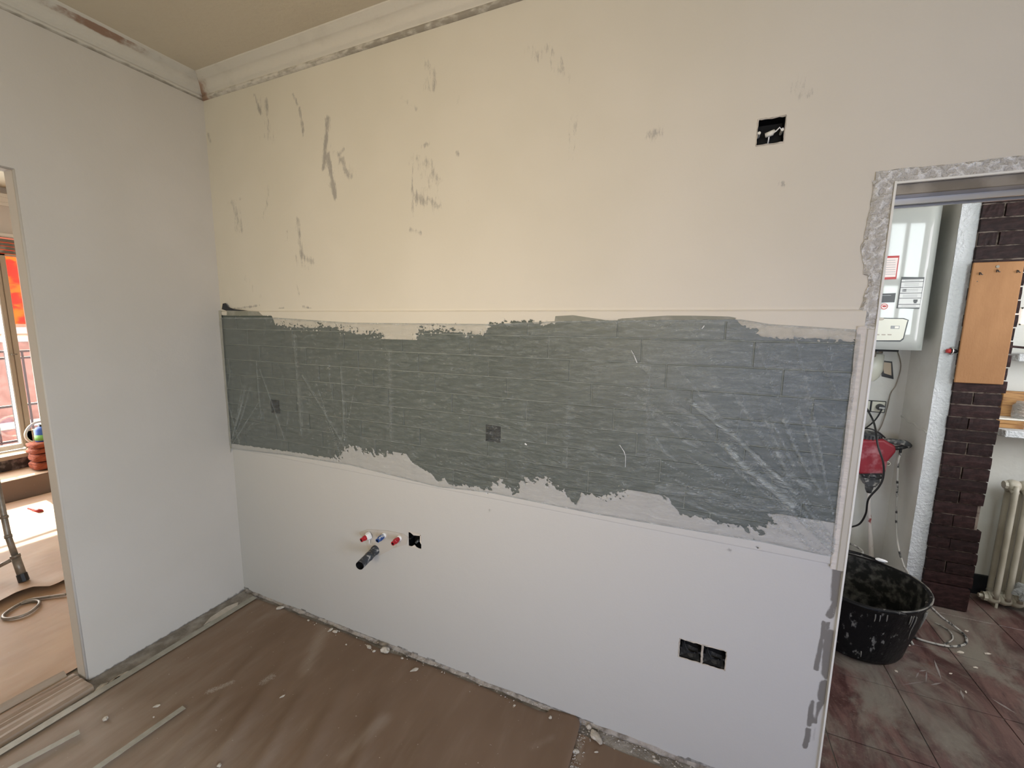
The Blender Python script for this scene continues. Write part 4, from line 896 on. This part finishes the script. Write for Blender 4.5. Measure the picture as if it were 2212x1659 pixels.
cab('power_cable', [HY(1868, 875, YB - .03), HY(1882, 900, YB - .04), HY(1889, 918, 1.75), HY(1893, 940, 1.64), HY(1897, 965, 1.60), HY(1908, 1000, 1.60), HY(1908, 1030, 1.62), HY(1898, 1052, 1.63), HY(1876, 1078, 1.66), HY(1870, 1110, 1.72), HY(1856, 1132, 1.75), HY(1835, 1139, 1.78)], .0055, 'cable', 'long black cable hanging over the red mixer to the left')
cab('power_cable', [HY(1858, 927, 1.70), HY(1878, 926, 1.68), HY(1898, 934, 1.68), HY(1912, 946, 1.70)], .0045, 'cable', 'short black cable looping over the top of the mixer')
cab('power_cable', [(3.535, 1.86, BZ0 - .001), HY(1946, 790, YB - .012), HY(1936, 830, YB - .008), HY(1924, 850, YB - .007), HY(1917, 880, YB - .018), HY(1906, 915, YB - .02), HY(1896, 934, YB - .02)], .003, 'steel', 'thin grey cable from the boiler past the sockets')
cab('power_cable', [HY(1946, 978, 1.66), HY(1940, 1000, 1.66), HY(1938, 1060, 1.68), HY(1936, 1130, 1.70), HY(1940, 1180, 1.60), HY(1952, 1222, 1.50), HY(1962, 1250, 1.42), (3.52, 1.32, .02), HZ(1972, 1392, .006)], .0055, 'cable_white', 'plaster spattered cable hanging from the mixer handle to the floor')
rm = HZ(2003, 1312, .30)
cab('power_cable', [HZ(2002, 1302, .33), HZ(2030, 1330, .14), HZ(2060, 1352, .03), HZ(2082, 1370, .008), HZ(2088, 1385, .006), HZ(2078, 1394, .006), HZ(2050, 1396, .006), HZ(2010, 1388, .006), HZ(1975, 1376, .006), (3.50, 1.25, .006)], .0055, 'cable_white', 'pale dusty cable looping on the red tiles right of the bucket')
cab('power_cable', [HZ(2040, 1392, .006), HZ(2058, 1380, .006), HZ(2050, 1362, .006), HZ(2020, 1345, .006)], .003, 'cable_white', 'thin pale cord inside the loop of dusty cable')
cab('power_cable', [HY(1828, 1172, 1.5), HY(1845, 1178, 1.5), HY(1862, 1190, 1.44), rimpt(1.25, 1.0, .010)], .006, 'cable_white', 'short dusty cable end above the rim of the black bucket')
# ---- paddle mixer standing in the corner
MX = HY(1878, 1000, ym)[0]
mx = empty('paddle_mixer', HY(1884, 1240, ym + .02), 'red and grey paddle mixer standing behind the black bucket', 'mixer')
def mp(px_, py_, dy=0): return tuple(HY(px_, py_, ym + dy))
def mprism(name, pts, y0, y1, mat, bevel=.01, seg=3): 
    m = MB(); m.prism([tuple(HY(a, b, ym)[[0, 2]]) for a, b in pts], ym + y0, ym + y1); return obj(name, m, mat, mx, bevel=bevel, seg=seg)
mprism('motor_housing', [(1845, 945), (1902, 944), (1914, 952), (1926, 958), (1928, 970), (1918, 982), (1909, 992), (1905, 1017), (1846, 1018), (1842, 980)], -.065, .075, 'machine_red', .016)
m = MB(); a = HY(1878, 946, ym); m.lathe([(.0001, .045), (.045, .043), (.058, .030), (.062, .010), (.062, -.012)], (a[0], ym + .005, a[2] - .006), 24); obj('motor_cap', m, 'machine_grey', mx, smooth=True)
m = MB(); 
for k in range(9):
    t = -1.2 + k * .3; m.box(a[0] + math.sin(t) * .060 - .002, a[0] + math.sin(t) * .060 + .002, ym + .005 - math.cos(t) * .064 - .002, ym + .005 - math.cos(t) * .060 + .002, a[2] - .002, a[2] + .022)
obj('vent_fins', m, 'dark', mx)
mprism('gear_collar', [(1850, 1014), (1903, 1016), (1904, 1026), (1893, 1030), (1858, 1027)], -.055, .065, 'dusty_black', .006)
mprism('gear_housing', [(1861, 1026), (1893, 1027), (1897, 1036), (1888, 1048), (1868, 1048), (1862, 1038)], -.045, .05, 'machine_grey', .008)
c = mp(1884, 1030, -.05); m = MB().lathe([(.0001, -.010), (.016, -.010), (.020, -.004), (.020, .01)], c, 18, 'y'); kb = obj('speed_knob', m, 'machine_grey', mx, smooth=True); m = MB().box(c[0] - .014, c[0] + .014, c[1] - .015, c[1] - .009, c[2] - .003, c[2] + .003); obj('knob_grip', m, 'dark', kb)
m = MB().tube([mp(1878, 1046), mp(1877, 1056), mp(1877, 1064)], [.024, .020, .013], 14); obj('chuck', m, 'machine_grey', mx, smooth=True)
# handle: loop with grips to the right
m = MB().tube(curve([mp(1908, 956, -.02), mp(1922, 953, -.02), mp(1940, 955, -.02), mp(1955, 957, -.02), mp(1963, 963, 0)], 5), .017, 12); obj('handle', m, 'machine_grey', mx, smooth=True)
m = MB().tube(curve([mp(1922, 968, -.02), mp(1936, 968, -.02), mp(1950, 966, -.02), mp(1962, 962, 0)], 5), .013, 10); obj('grip', m, 'dusty_black', mx, smooth=True)
m = MB().tube([mp(1946, 968, -.01), mp(1944, 982, -.01)], [.008, .006], 8); obj('cable_sleeve', m, 'cable', mx, smooth=True)
m = MB().lathe([(.010, -.006), (.014, -.006), (.014, .006), (.010, .006), (.010, -.006)], mp(1917, 1001, -.04), 16, 'y'); obj('side_ring', m, 'panelgrey', mx, smooth=True)
m = MB().tube([mp(1877, 1062), mp(1877, 1090, .005), mp(1880, 1150, .01), (HY(1884, 1215, ym + .02)[0], ym + .02, .09), (HY(1884, 1230, ym + .02)[0] + .006, ym + .02, .03)], [.0085, .009, .011, .014, .014], 12); obj('shaft', m, 'shaft', mx, smooth=True)
sb = (HY(1884, 1230, ym + .02)[0] + .006, ym + .02, .003)
m = MB(); m.lathe([(.05, 0), (.056, .0), (.056, .008), (.05, .008), (.05, 0)], sb, 24); 
for t in (0, 2.1, 4.2): m.tube([(sb[0] + .053 * math.cos(t), sb[1] + .053 * math.sin(t), .006), (sb[0] + .03 * math.cos(t + .8), sb[1] + .03 * math.sin(t + .8), .05), (sb[0], sb[1], .085)], .005, 6)
obj('paddle', m, 'shaft', mx)
# ---- rubber bucket
bc = (3.235, 1.050, .0)
bk = empty('rubber_bucket', bc, 'black rubber builder bucket splashed with plaster behind the wall end', 'bucket')
prof = [(.0001, .0005), (.17, .0005), (.192, .008), (.202, .03), (.214, .09), (.232, .20), (.252, .30), (.262, .325), (.270, .332), (.272, .340), (.266, .344), (.256, .338)]
m = MB().lathe(prof, bc, 56); 
m.v = [(x + .010 * math.sin(z * 9) * (z > .1), y, z + (.008 * math.cos(2 * math.atan2(y - bc[1], x - bc[0]) + .5) if z > .25 else 0)) for x, y, z in m.v]
obj('shell', m, 'rubber', bk, smooth=True)
m = MB().lathe([(.256, .338), (.246, .30), (.224, .19), (.206, .09), (.195, .035), (.16, .022), (.0001, .020)], bc, 56)
m.v = [(x + .010 * math.sin(z * 9) * (z > .1), y, z + (.008 * math.cos(2 * math.atan2(y - bc[1], x - bc[0]) + .5) if z > .25 else 0)) for x, y, z in m.v]
obj('lining', m, 'rubber_in', bk, smooth=True)
m = MB(); ring = [(bc[0] + .010 * math.sin(.34 * 9) + .269 * math.cos(t), bc[1] + .269 * math.sin(t), .343 + .008 * math.cos(2 * t + .5)) for t in np.linspace(0, 2 * math.pi, 57)]
m.tube(ring, [.0028 + .0015 * random.random() for _ in ring], 6, caps=False); obj('dried_rim', m, simple('dried_splash', (120, 118, 112), .8, (60, 60, 58), 20), bk, smooth=True)
for t0 in (-1.75, 1.39):
    m = MB().tube(curve([rimpt(t0 - .55, .99, -.012), rimpt(t0 - .40, 1.035, .004), rimpt(t0, 1.07, .008), rimpt(t0 + .40, 1.035, .004), rimpt(t0 + .55, .99, -.012)], 5), .010, 10)
    obj('handle', m, 'rubber', bk, smooth=True)
# dried drips
m = MB()
for t, z0, z1, w in ((-1.62, .30, .255, .003), (-1.55, .30, .262, .0025), (-1.45, .31, .27, .003), (-1.05, .31, .262, .003), (-1.0, .31, .24, .0022), (-.92, .30, .17, .002), (-1.68, .07, .035, .0025), (-.62, .30, .26, .006), (-.55, .28, .20, .005), (-.48, .29, .22, .004), (-1.6, .15, .14, .002)):
    r = lambda z: np.interp(z, [p[1] for p in prof[1:8]], [p[0] for p in prof[1:8]]) + .0012
    m.tube([(bc[0] + .010 * math.sin(z * 9) * (z > .1) + r(z) * math.cos(t + .01 * math.sin(z * 50)), bc[1] + r(z) * math.sin(t), z) for z in np.linspace(z0, z1, 6)], [w, w, w * .9, w * .8, w * .7, w * .3], 6)
tag(obj('drips', m, simple('dried_drips', (124, 122, 116), .8), bk, smooth=True), kind='stuff')
c = HZ(1902, 1212, .347); chunk((c[0], c[1] - .004, .347), .026, .012, .008, -.3, 'white plaster blob on the back rim of the black bucket', 'ptfe', group=None)
for (p, s) in (((2074, 1410), (.018, .008)), ((2133, 1413), (.016, .006)), ((2107, 1443), (.010, .005)), ((1936, 1451), (.006, .006)), ((2088, 1364), (.008, .005)), ((1964, 1395), (.006, .005)), ((2053, 1456), (.008, .003)), ((2086, 1496), (.008, .003))):
    c = HZ(*p, .0); chunk((c[0], c[1], .0), s[0], s[1], .003, random.random() * 2, {2074: 'large white chip right of the bucket on the red tiles', 2133: 'slim white chip farthest right on the red tiles', 2107: 'white chip below the slim one on the red tiles', 1936: 'small white chip in front of the bucket', 2088: 'tiny chip above the cable loop on the red tiles', 1964: 'white chip between bucket and cable loop', 2053: 'thin chip left of the dust scratches', 2086: 'thin chip in the dust scratches lowest on the tiles'}[p[0]], group='plaster chips on the red tiles')
# dust scratches on the red tiles
m = MB()
for a, b, w in (((2018, 1425), (2034, 1470), .005), ((1985, 1450), (2002, 1448), .004), ((2002, 1450), (2000, 1475), .003), ((1945, 1480), (2000, 1472), .002), ((2010, 1480), (2035, 1475), .004), ((2075, 1490), (2082, 1512), .005), ((2140, 1508), (2200, 1545), .006), ((1985, 1452), (1978, 1465), .003)):
    p, q = HZ(*a), HZ(*b); t = (q - p) / np.linalg.norm(q - p); s = np.array([-t[1], t[0], 0]) * w
    m.add([tuple(p + [0, 0, .0006]), tuple(p * .6 + q * .4 - s + [0, 0, .0008]), tuple(q + [0, 0, .0006]), tuple(p * .5 + q * .5 + s + [0, 0, .0008])], [(0, 1, 2, 3)])
tag(obj('dust_streak', m, simple('pale_dust', (140, 134, 130), .9)), 'pale dust streaks scraped on the red tiles', 'dust', kind='stuff')
# ---- board with hooks on the brick column
YBD = 1.556
bd = empty('hook_board', (3.79, YBD, 1.315), 'tan fibreboard panel with small hooks on the brick column', 'board')
obj('panel', MB().box(3.697, 3.892, YBD, YBD + .012, 1.315, 1.951), 'mdf', bd, bevel=.004, seg=2)
for k, (px_, py_) in enumerate(((2117, 590), (2154, 584), (2198, 585))):
    c = HY(px_, py_, YBD); m = MB().tube([(c[0], YBD + .002, c[2]), (c[0], YBD - .008, c[2]), (c[0] + .002, YBD - .010, c[2] - .008), (c[0] + .008, YBD - .010, c[2] - .009)], .0022, 6).tube([(c[0] - .002, YBD - .003, c[2] + .004), (c[0] - .002, YBD - .003, c[2] - .010)], .002, 6); obj('hook', m, 'dark', bd, smooth=True)
c = HY(2155, 576, YBD); obj('screw', MB().lathe([(.0001, -.002), (.007, -.002), (.008, .001)], (c[0], YBD, c[2]), 14, 'y'), 'steel', bd)
c = HY(2111, 608, YBD); obj('screw_hole', MB().lathe([(.0001, -.0006), (.0025, -.0006), (.0025, .001)], (c[0], YBD, c[2]), 10, 'y'), 'dark', bd)
# red catch on the pier
c = HY(2053, 758, 1.59)
ct = empty('catch', c, 'small red and black spring catch on the white pier', 'latch')
obj('red_end', MB().tube([(c[0] - .022, 1.578, c[2]), (c[0] - .006, 1.578, c[2])], [.010, .014], 12), 'red', ct, smooth=True)
obj('body', MB().tube([(c[0] - .006, 1.578, c[2]), (c[0] + .008, 1.578, c[2]), (c[0] + .020, 1.58, c[2] - .001)], [.014, .012, .010], 12), 'dark', ct, smooth=True)
obj('ring', MB().lathe([(.015, -.002), (.019, -.002), (.019, .002), (.015, .002), (.015, -.002)], (c[0], 1.578, c[2]), 18, 'x', 1, 1.2), 'alu', ct, smooth=True)
# ---- shelves at the right edge with things on them
def slab(name, zt, th_, x0, yf, label, mat='stucco'):
    return tag(obj(name, MB().prism([(x0, YR), (x0 + .045, yf), (4.7, yf), (4.7, YR)], zt - th_, zt, 'z'), mat, bevel=.003), label, 'shelf')
s1 = slab('shelf', 1.060, .038, 3.925, 1.63, 'lower white slab shelf with pale wood offcuts on it')
s2 = slab('shelf', 1.475, .040, 3.95, 1.68, 'upper white slab shelf beside the tan board')
tag(obj('wood_block', MB().box(3.917, 4.075, 1.70, 1.815, 1.0606, 1.083), 'wood', bevel=.002), 'lower pale wood offcut on the lower slab shelf', 'wood block', 'wood offcuts on the lower shelf')
tag(obj('wood_block', MB().box(3.925, 4.085, 1.705, 1.815, 1.0836, 1.106), 'wood', bevel=.002), 'upper pale wood offcut under a white board', 'wood block', 'wood offcuts on the lower shelf')
tag(obj('white_board', MB().box(3.92, 4.20, 1.70, 1.825, 1.1066, 1.116), 'white', bevel=.001), 'thin white board lying on the wood offcuts', 'board')
tag(obj('wood_plank', MB().box(4.005, 4.14, 1.775, 1.81, 1.1166, 1.26), 'wood', bevel=.003), 'dark stained plank end standing on the white board', 'plank')
tag(obj('glass_jar', MB().lathe([(.0001, 0), (.036, 0), (.040, .01), (.040, .07), (.028, .085), (.028, .095), (.0001, .095)], (4.075, 1.735, 1.1166), 24), 'bag', smooth=True), 'grey rounded jar standing in front of the plank', 'jar')
tag(obj('bracket', MB().box(3.93, 3.944, 1.69, 1.75, 1.388, 1.434).box(3.934, 3.95, 1.685, 1.70, 1.36, 1.40), 'white', bevel=.002), 'small white bracket under the upper slab shelf', 'bracket')
tag(obj('folding_rule', MB().prism([(3.945, 1.510), (3.945, 1.522), (4.25, 1.492), (4.25, 1.480)], 1.70, 1.715), 'brick', bevel=.001), 'dark brown stick lying on the upper slab shelf', 'stick')
# ---- column radiator
ra = empty('radiator', (4.2, 1.71, 0), 'cream column radiator beside the brick column', 'radiator')
for k in range(6):
    x = 4.078 + .050 * k; m = MB()
    for y in (1.68, 1.74): m.tube([(x, y, .06), (x, y, .10), (x, y, .70), (x, y, .74)], [.013, .0135, .0135, .012], 10)
    for z in (.735, .050): m.tube([(x - .026, 1.71, z), (x - .018, 1.71, z), (x, 1.71, z), (x + .018, 1.71, z), (x + .026, 1.71, z)], [.024, .030, .034, .030, .024], 14)
    for z in (.70, .085): m.tube([(x, 1.68, z), (x, 1.71, z + (.02 if z > .4 else -.02)), (x, 1.74, z)], .018, 10)
    obj('section', m, 'rad', ra, smooth=True)
obj('end_plug', MB().tube([(4.052, 1.71, .735), (4.040, 1.71, .735)], [.024, .022], 8), 'rad', ra)
obj('end_valve', MB().tube([(4.052, 1.71, .050), (4.036, 1.71, .050)], [.026, .026], 8).tube([(4.036, 1.71, .05), (4.018, 1.71, .05)], [.012, .012], 6), 'rad', ra)
for x in (4.09, 4.32): obj('foot', MB().box(x - .006, x + .006, 1.685, 1.735, .0, .03), 'rad', ra)
bm = bmesh.new(); bmesh.ops.create_icosphere(bm, subdivisions=4, radius=1)
for v in bm.verts:
    p = v.co.copy(); n = float(vnoise(p.x * 3 + 5, p.y * 3 + p.z * 2 + 5, 9, 4)) - .5; v.co = Vector((p.x * .055, p.y * .032, p.z * .055)) * (1 + 1.2 * n)
me = bpy.data.meshes.new('plastic_bag'); bm.to_mesh(me); bm.free(); zz = min(v.co.z for v in me.vertices); me.transform(Matrix.Translation((4.185, 1.635, .085 - zz))); setattr_(me, 'fold', np.full(len(me.vertices), .1))
tag(fin('plastic_bag', me, 'bag', smooth=False), 'crumpled clear plastic bag against the foot of the radiator', 'plastic bag')
# ============================================================ NEXT ROOM, THROUGH THE LEFT DOORWAY
XW = -3.60; WY1 = HX(100, 900, XW)[1]; WZ0, WZ1 = .335, HX(12, 548, XW)[2]
struct('floor_next' if False else 'floor', MB().box(-4.0, -TL, -3.9, 1.3, -.05, 0), 'concrete')
m = MB().box(XW - .15, XW, WY1, 1.3, 0, ZC).box(XW - .15, XW, -3.9, -1.6, 0, ZC).box(XW - .15, XW, -1.6, WY1, WZ1 + .15, ZC).box(XW - .15, XW, -1.6, WY1, 0, WZ0 - .03)
wf = struct('wall_far', m, 'plaster_left')
zl = HX(8, 508, XW)[2]; zc = HX(5, 440, XW)[2]
struct('lintel_ledge', MB().box(XW, XW + .03, -3.0, 1.2, zl - .012, zl + .014), 'frame_white', wf)
struct('picture_rail', MB().box(XW, XW + .03, -3.0, 1.2, zc - .02, zc + .01).box(XW, XW + .05, -3.0, 1.2, zc + .01, zc + .05).box(XW, XW + .08, -3.0, 1.2, zc + .05, zc + .08), 'frame_white', wf)
struct('wall_8', MB().box(-4.0, -TL, .9, 1.0, 0, ZC), 'plaster_left'); struct('wall_9', MB().box(-4.0, -TL, -3.9, -3.8, 0, ZC), 'plaster_left')
def wy(px_, py_): return HX(px_, py_, XW)[1]
yA, yB, yC = wy(36, 900), wy(50, 900), wy(64, 900)
wi = struct('window_1', MB().box(XW - .06, XW + .0, yB + .004, yC, WZ0, WZ1).box(XW - .06, XW, WY1 - .012, WY1, WZ0, WZ1).box(XW - .06, XW, yB, WY1, WZ0, WZ0 + .17).box(XW - .06, XW, -1.6, WY1, WZ1 - .02, WZ1).box(XW - .05, XW - .005, yB - .006, yB + .004, WZ0, WZ1), 'frame_beige', bevel=.003)
struct('door_leaf', MB().box(XW - .05, XW + .012, yA + .008, yB - .006, WZ0 + .02, WZ1 - .02).box(XW - .05, XW + .01, -1.5, yA + .01, WZ1 - .08, WZ1 - .02), 'frame_beige', wi, bevel=.004)
struct('leaf_edge', MB().box(XW - .046, XW + .016, yA, yA + .009, WZ0 + .06, WZ1 - .08).box(XW - .05, XW + .012, -1.5, yA + .012, WZ0 + .012, WZ0 + .058), 'frame_white', wi)
struct('handle', MB().tube([(XW + .012, yB - .02, 1.262), (XW + .03, yB - .02, 1.262), (XW + .03, yB + .015, 1.262)], .006, 8), 'steel', wi)
struct('pane', MB().box(XW - .03, XW - .026, -1.5, yA + .004, WZ0 + .05, WZ1 - .07), 'glass', wi)
struct('pane', MB().box(XW - .03, XW - .026, yC - .002, WY1 - .01, WZ0 + .16, WZ1 - .02), 'glass', wi)
m = MB(); 
for k in range(4): m.box(XW - .045, XW - .01 + .004 * (k % 2), -1.6, WY1 - .01, WZ1 + .005 + .034 * k, WZ1 + .034 + .034 * k)
struct('shutter_slats', m, 'steel', wi)
# raised step, marble riser, sill
st = struct('trim_5', MB().box(-3.41, -3.05, -3.0, .9, 0, .185), 'frame_beige')
me, U, V = gridwall('paper_cover', np.linspace(-3.41, -3.04, 12), np.linspace(-2.6, .88, 120), [], lambda u, v: np.stack([u, v, .189 + .006 * vnoise(u * 6, v * 5, 4, 3)], -1)); setattr_(me, 'dust', U * 0 + .1); setattr_(me, 'print', U * 0)
fin('paper_cover', me, 'paper_left', st, smooth=True)
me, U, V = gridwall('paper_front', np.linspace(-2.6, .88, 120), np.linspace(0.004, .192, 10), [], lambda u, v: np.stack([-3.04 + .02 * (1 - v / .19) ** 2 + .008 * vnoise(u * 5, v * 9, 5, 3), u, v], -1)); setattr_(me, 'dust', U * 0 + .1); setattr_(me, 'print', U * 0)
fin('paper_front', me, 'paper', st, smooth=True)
struct('trim_6', MB().box(XW, -3.412, -3.0, .9, 0, .295), 'marble_dark')
struct('trim_7', MB().box(XW - .1, -3.40, -3.0, .9, .297, .333), 'paper_left' if False else 'frame_beige')
# floor papers
def z0(x, y, m): return .003 + .010 * vnoise(x * 2.2, y * 2.2, 33, 3)
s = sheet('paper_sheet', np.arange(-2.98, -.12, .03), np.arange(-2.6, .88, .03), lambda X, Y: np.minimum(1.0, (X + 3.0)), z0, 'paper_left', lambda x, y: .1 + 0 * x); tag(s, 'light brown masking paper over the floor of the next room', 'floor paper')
E_ = [HZ(a, b, .02)[:2] for a, b in ((-120, 1360), (0, 1308), (38, 1288), (75, 1276), (105, 1275), (125, 1266), (142, 1256), (190, 1235), (300, 1170))]
def m3(X, Y):
    ey = np.array([p[1] for p in E_]); ex = np.array([p[0] for p in E_]); o = np.argsort(ey); return np.interp(Y, ey[o], ex[o]) - X
def h3(x, y, m): return .018 + .010 * vnoise(x * 2.2, y * 2.2, 33, 3) + .022 * np.exp(-(m / .10) ** 2) * (.4 + vnoise(x * 3, y * 5, 44, 2)) + .006 * vnoise(x * 9, y * 7, 45, 3)
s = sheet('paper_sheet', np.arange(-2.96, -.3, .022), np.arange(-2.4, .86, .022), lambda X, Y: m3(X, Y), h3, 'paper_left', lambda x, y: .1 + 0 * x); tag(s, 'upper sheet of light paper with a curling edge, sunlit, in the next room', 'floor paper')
zf = .012
cab('hose_coil', [HZ(142, 1284, .018), HZ(100, 1290, .018), HZ(60, 1297, .018), HZ(30, 1312, .018), HZ(8, 1328, .018), HZ(10, 1336, .018), HZ(35, 1334, .018), HZ(62, 1324, .018), HZ(82, 1308, .018), HZ(84, 1299, .018), HZ(68, 1298, .018), HZ(45, 1304, .018)], .0075, 'steel', 'dark looped cable on the paper beyond the left doorway')
bpy.data.objects['hose_coil'].name = 'looped_cable'
c1_, c2_ = HZ(62, 1098, .028), HZ(88, 1105, .028)
rc = empty('screwdriver', c1_, 'small red tool lying on the paper in the next room', 'tool'); obj('shaft', MB().tube([c1_, c1_ * .45 + c2_ * .55], .010, 8), 'red', rc, smooth=True); obj('grip', MB().tube([c1_ * .6 + c2_ * .4, c2_], [.014, .018], 8), 'red', rc, smooth=True)
# small trestle leg
ft = HZ(51, 1252, .035); tp = np.array([ft[0] - .28, ft[1] - .18, .95])
q = HX(2, 1075, ft[0] - .10)
tr = empty('trestle', ft, 'grey tubular steel trestle leg with black rubber foot in the next room', 'trestle')
A = Vector(tuple(ft)); Bq = Vector(tuple(HX(18, 1160, ft[0] - .07))); Cq = Vector(tuple(HX(-3, 1060, ft[0] - .14))); Dq = Cq + (Cq - Bq) * 2.2
obj('leg', MB().tube([A + (Bq - A) * .05, A.lerp(Bq, .55)], .020, 12).tube([A.lerp(Bq, .5), Bq, Cq, Dq], .0145, 12), 'steel', tr, smooth=True)
for p_, q_, r_ in ((A.lerp(Bq, .52), A.lerp(Bq, .58), .0225), (Bq - (Cq - Bq) * .02, Bq + (Cq - Bq) * .05, .017), (Bq + (Cq - Bq) * .40, Bq + (Cq - Bq) * .46, .0185)): obj('clamp_collar', MB().tube([p_, q_], r_, 12), 'steel', tr, smooth=True)
obj('rubber_foot', MB().tube([A - (Bq - A) * .03, A + (Bq - A) * .14], [.024, .023], 10), 'cable', tr)
cr0 = A.lerp(Bq, .52); obj('cross_bar', MB().tube([cr0, Vector(tuple(HX(-2, 1223, cr0.x - .12))), Vector(tuple(HX(-160, 1280, cr0.x - .4)))], .012, 10), 'steel', tr, smooth=True)
# other legs of the trestle, outside the frame
for dx, dy in ((-.55, -.55),): obj('leg', MB().tube([A + Vector((dx, dy, 0)), Dq + Vector((dx * .6, dy * .6, 0))], .0145, 10), 'steel', tr, smooth=True)
obj('top_plate', MB().box(Dq.x - .45, Dq.x + .05, Dq.y - .5, Dq.y + .05, Dq.z - .002, Dq.z + .025), 'steel', tr)
# stack of orange sacks, coil and container by the window
gs = HX(86, 1018, -3.20)
zb = .197
for k, (dz, hh_, w) in enumerate(((0, .075, .10), (.078, .075, .098), (.156, .05, .10), (.208, .05, .095))):
    bm = bmesh.new(); bmesh.ops.create_icosphere(bm, subdivisions=3, radius=1)
    for v in bm.verts:
        p = v.co.copy(); n = float(vnoise(p.x * 2 + k * 3 + 4, p.y * 2 + p.z * 3 + 4, 13, 3)) - .5
        sq = lambda a: math.copysign(abs(a) ** .42, a); v.co = Vector((sq(p.x) * .09 * (1 + .3 * n), sq(p.y) * w * (1 + .3 * n), sq(p.z) * hh_ * .50 * (1 + .15 * n)))
    me = bpy.data.meshes.new('orange_sack'); bm.to_mesh(me); bm.free(); me.transform(Matrix.Translation((-3.215, gs[1] + .055, zb + dz + hh_ / 2 + .002)))
    tag(fin('orange_sack', me, 'orange_cloth', smooth=True), ['lowest folded orange sack of the stack by the window', 'second orange sack from the bottom of the stack', 'third orange sack, just under the top one', 'topmost orange sack of the stack by the window'][k], 'sack', 'folded orange sacks by the window')
ctn = empty('container', (-3.22, gs[1] + .065, zb + .262), 'blue and green plastic container on top of the orange sacks', 'container')
cx_, cy_, cz_ = -3.22, gs[1] + .065, zb + .262
obj('body', MB().lathe([(.0001, 0), (.055, 0), (.058, .01), (.058, .11), (.045, .13), (.024, .14), (.0001, .14)], (cx_, cy_, cz_), 20), 'blue', ctn, smooth=True)
obj('label_wrap', MB().lathe([(.0588, .012), (.0592, .012), (.0592, .065), (.0588, .065)], (cx_, cy_, cz_), 20), 'green', ctn, smooth=True)
obj('cap', MB().lathe([(.026, .135), (.026, .160), (.0001, .160)], (cx_, cy_, cz_), 16), 'dark', ctn, smooth=True)
rc_ = HX(78, 936, -3.33); tag(obj('hose_ring', MB().tube([(-3.33 + .01 * math.sin(t * 3), rc_[1] + .035 + .105 * math.cos(t), rc_[2] + .0 + .105 * math.sin(t)) for t in np.linspace(0, 2 * math.pi, 40)], .011, 8, caps=False), 'frame_white', smooth=True), 'white hose ring standing behind the orange sacks', 'hose')
# ---- outside: balcony rail, awning, facades
ba = struct('balcony_floor' if False else 'floor', MB().box(-4.75, XW - .15, -2.5, 2.0, -.1, .10), 'outwhite')
rl = empty('balcony_railing', (-4.65, 0, .1), 'dark metal balcony railing outside the french window', 'railing')
for z in (.22, .62, 1.16, 1.235): obj('rail', MB().box(-4.665, -4.635, -2.5, 2.0, z - .012, z + .012), 'outdark', rl)
me = None
for k in range(34):
    y = -2.45 + k * .13
    if me is None:
        o = obj('baluster', MB().box(-.008, .008, -.008, .008, 0, 1.13), 'outdark', rl, org=(0, 0, 0)); me = o.data
    else:
        o = bpy.data.objects.new('baluster', me); COL.objects.link(o); o.parent = rl
    o.location = (0, y, 0.005)
obj('post', MB().box(-4.68, -4.62, -2.5, -2.44, .10, 1.25), 'outdark', rl)
XA = -4.1; za = HX(50, 700, XA)[2]
me, U, V = gridwall('cloth', np.linspace(-2.4, 1.6, 60), np.linspace(za, 2.75, 24), [], lambda u, v: np.stack([XA + .5 * 0 - .03 * np.sin(u * 14) * (v - 3) * .3, u, v], -1))
aw = empty('awning', (XA, 0, 2.75), 'translucent orange awning hanging outside the french window', 'awning'); fin('cloth', me, 'awning', aw, smooth=True)
obj('weight_bar', MB().box(XA - .02, XA + .02, -2.4, 1.6, za - .035, za), 'frame_white', aw)
obj('shadow_bar', MB().tube([(XA, -2.4, za - .11), (XA, 1.6, za - .11)], .018, 8), 'frame_white', aw)  # bar added to cast the dark band across the sun patch
fb = empty('facade', (-11, 0, -6), 'pale and red brick apartment house across the street', 'building')
obj('wall', MB().box(-11.6, -11, -8, 10, -6, 3.4), 'outwhite', fb)
for k in range(9): obj('brick_panel', MB().box(-11.06, -10.98, -7.6 + k * 1.9, -6.6 + k * 1.9, -5.5, 1.1), 'outbrick', fb)
for j, z in enumerate((-2.6, -.6, 1.3)):
    obj('cornice', MB().box(-11.0, -10.8, -8, 10, z - .12, z), 'outwhite', fb)
    for k in range(9):
        w = obj('window', MB().box(-11.02, -10.95, -6.5 + k * 1.9, -5.8 + k * 1.9, z + .3, z + 1.4), 'outwhite', fb); obj('pane', MB().box(-10.95, -10.94, -6.42 + k * 1.9, -5.88 + k * 1.9, z + .38, z + 1.32), 'greyprint', w)
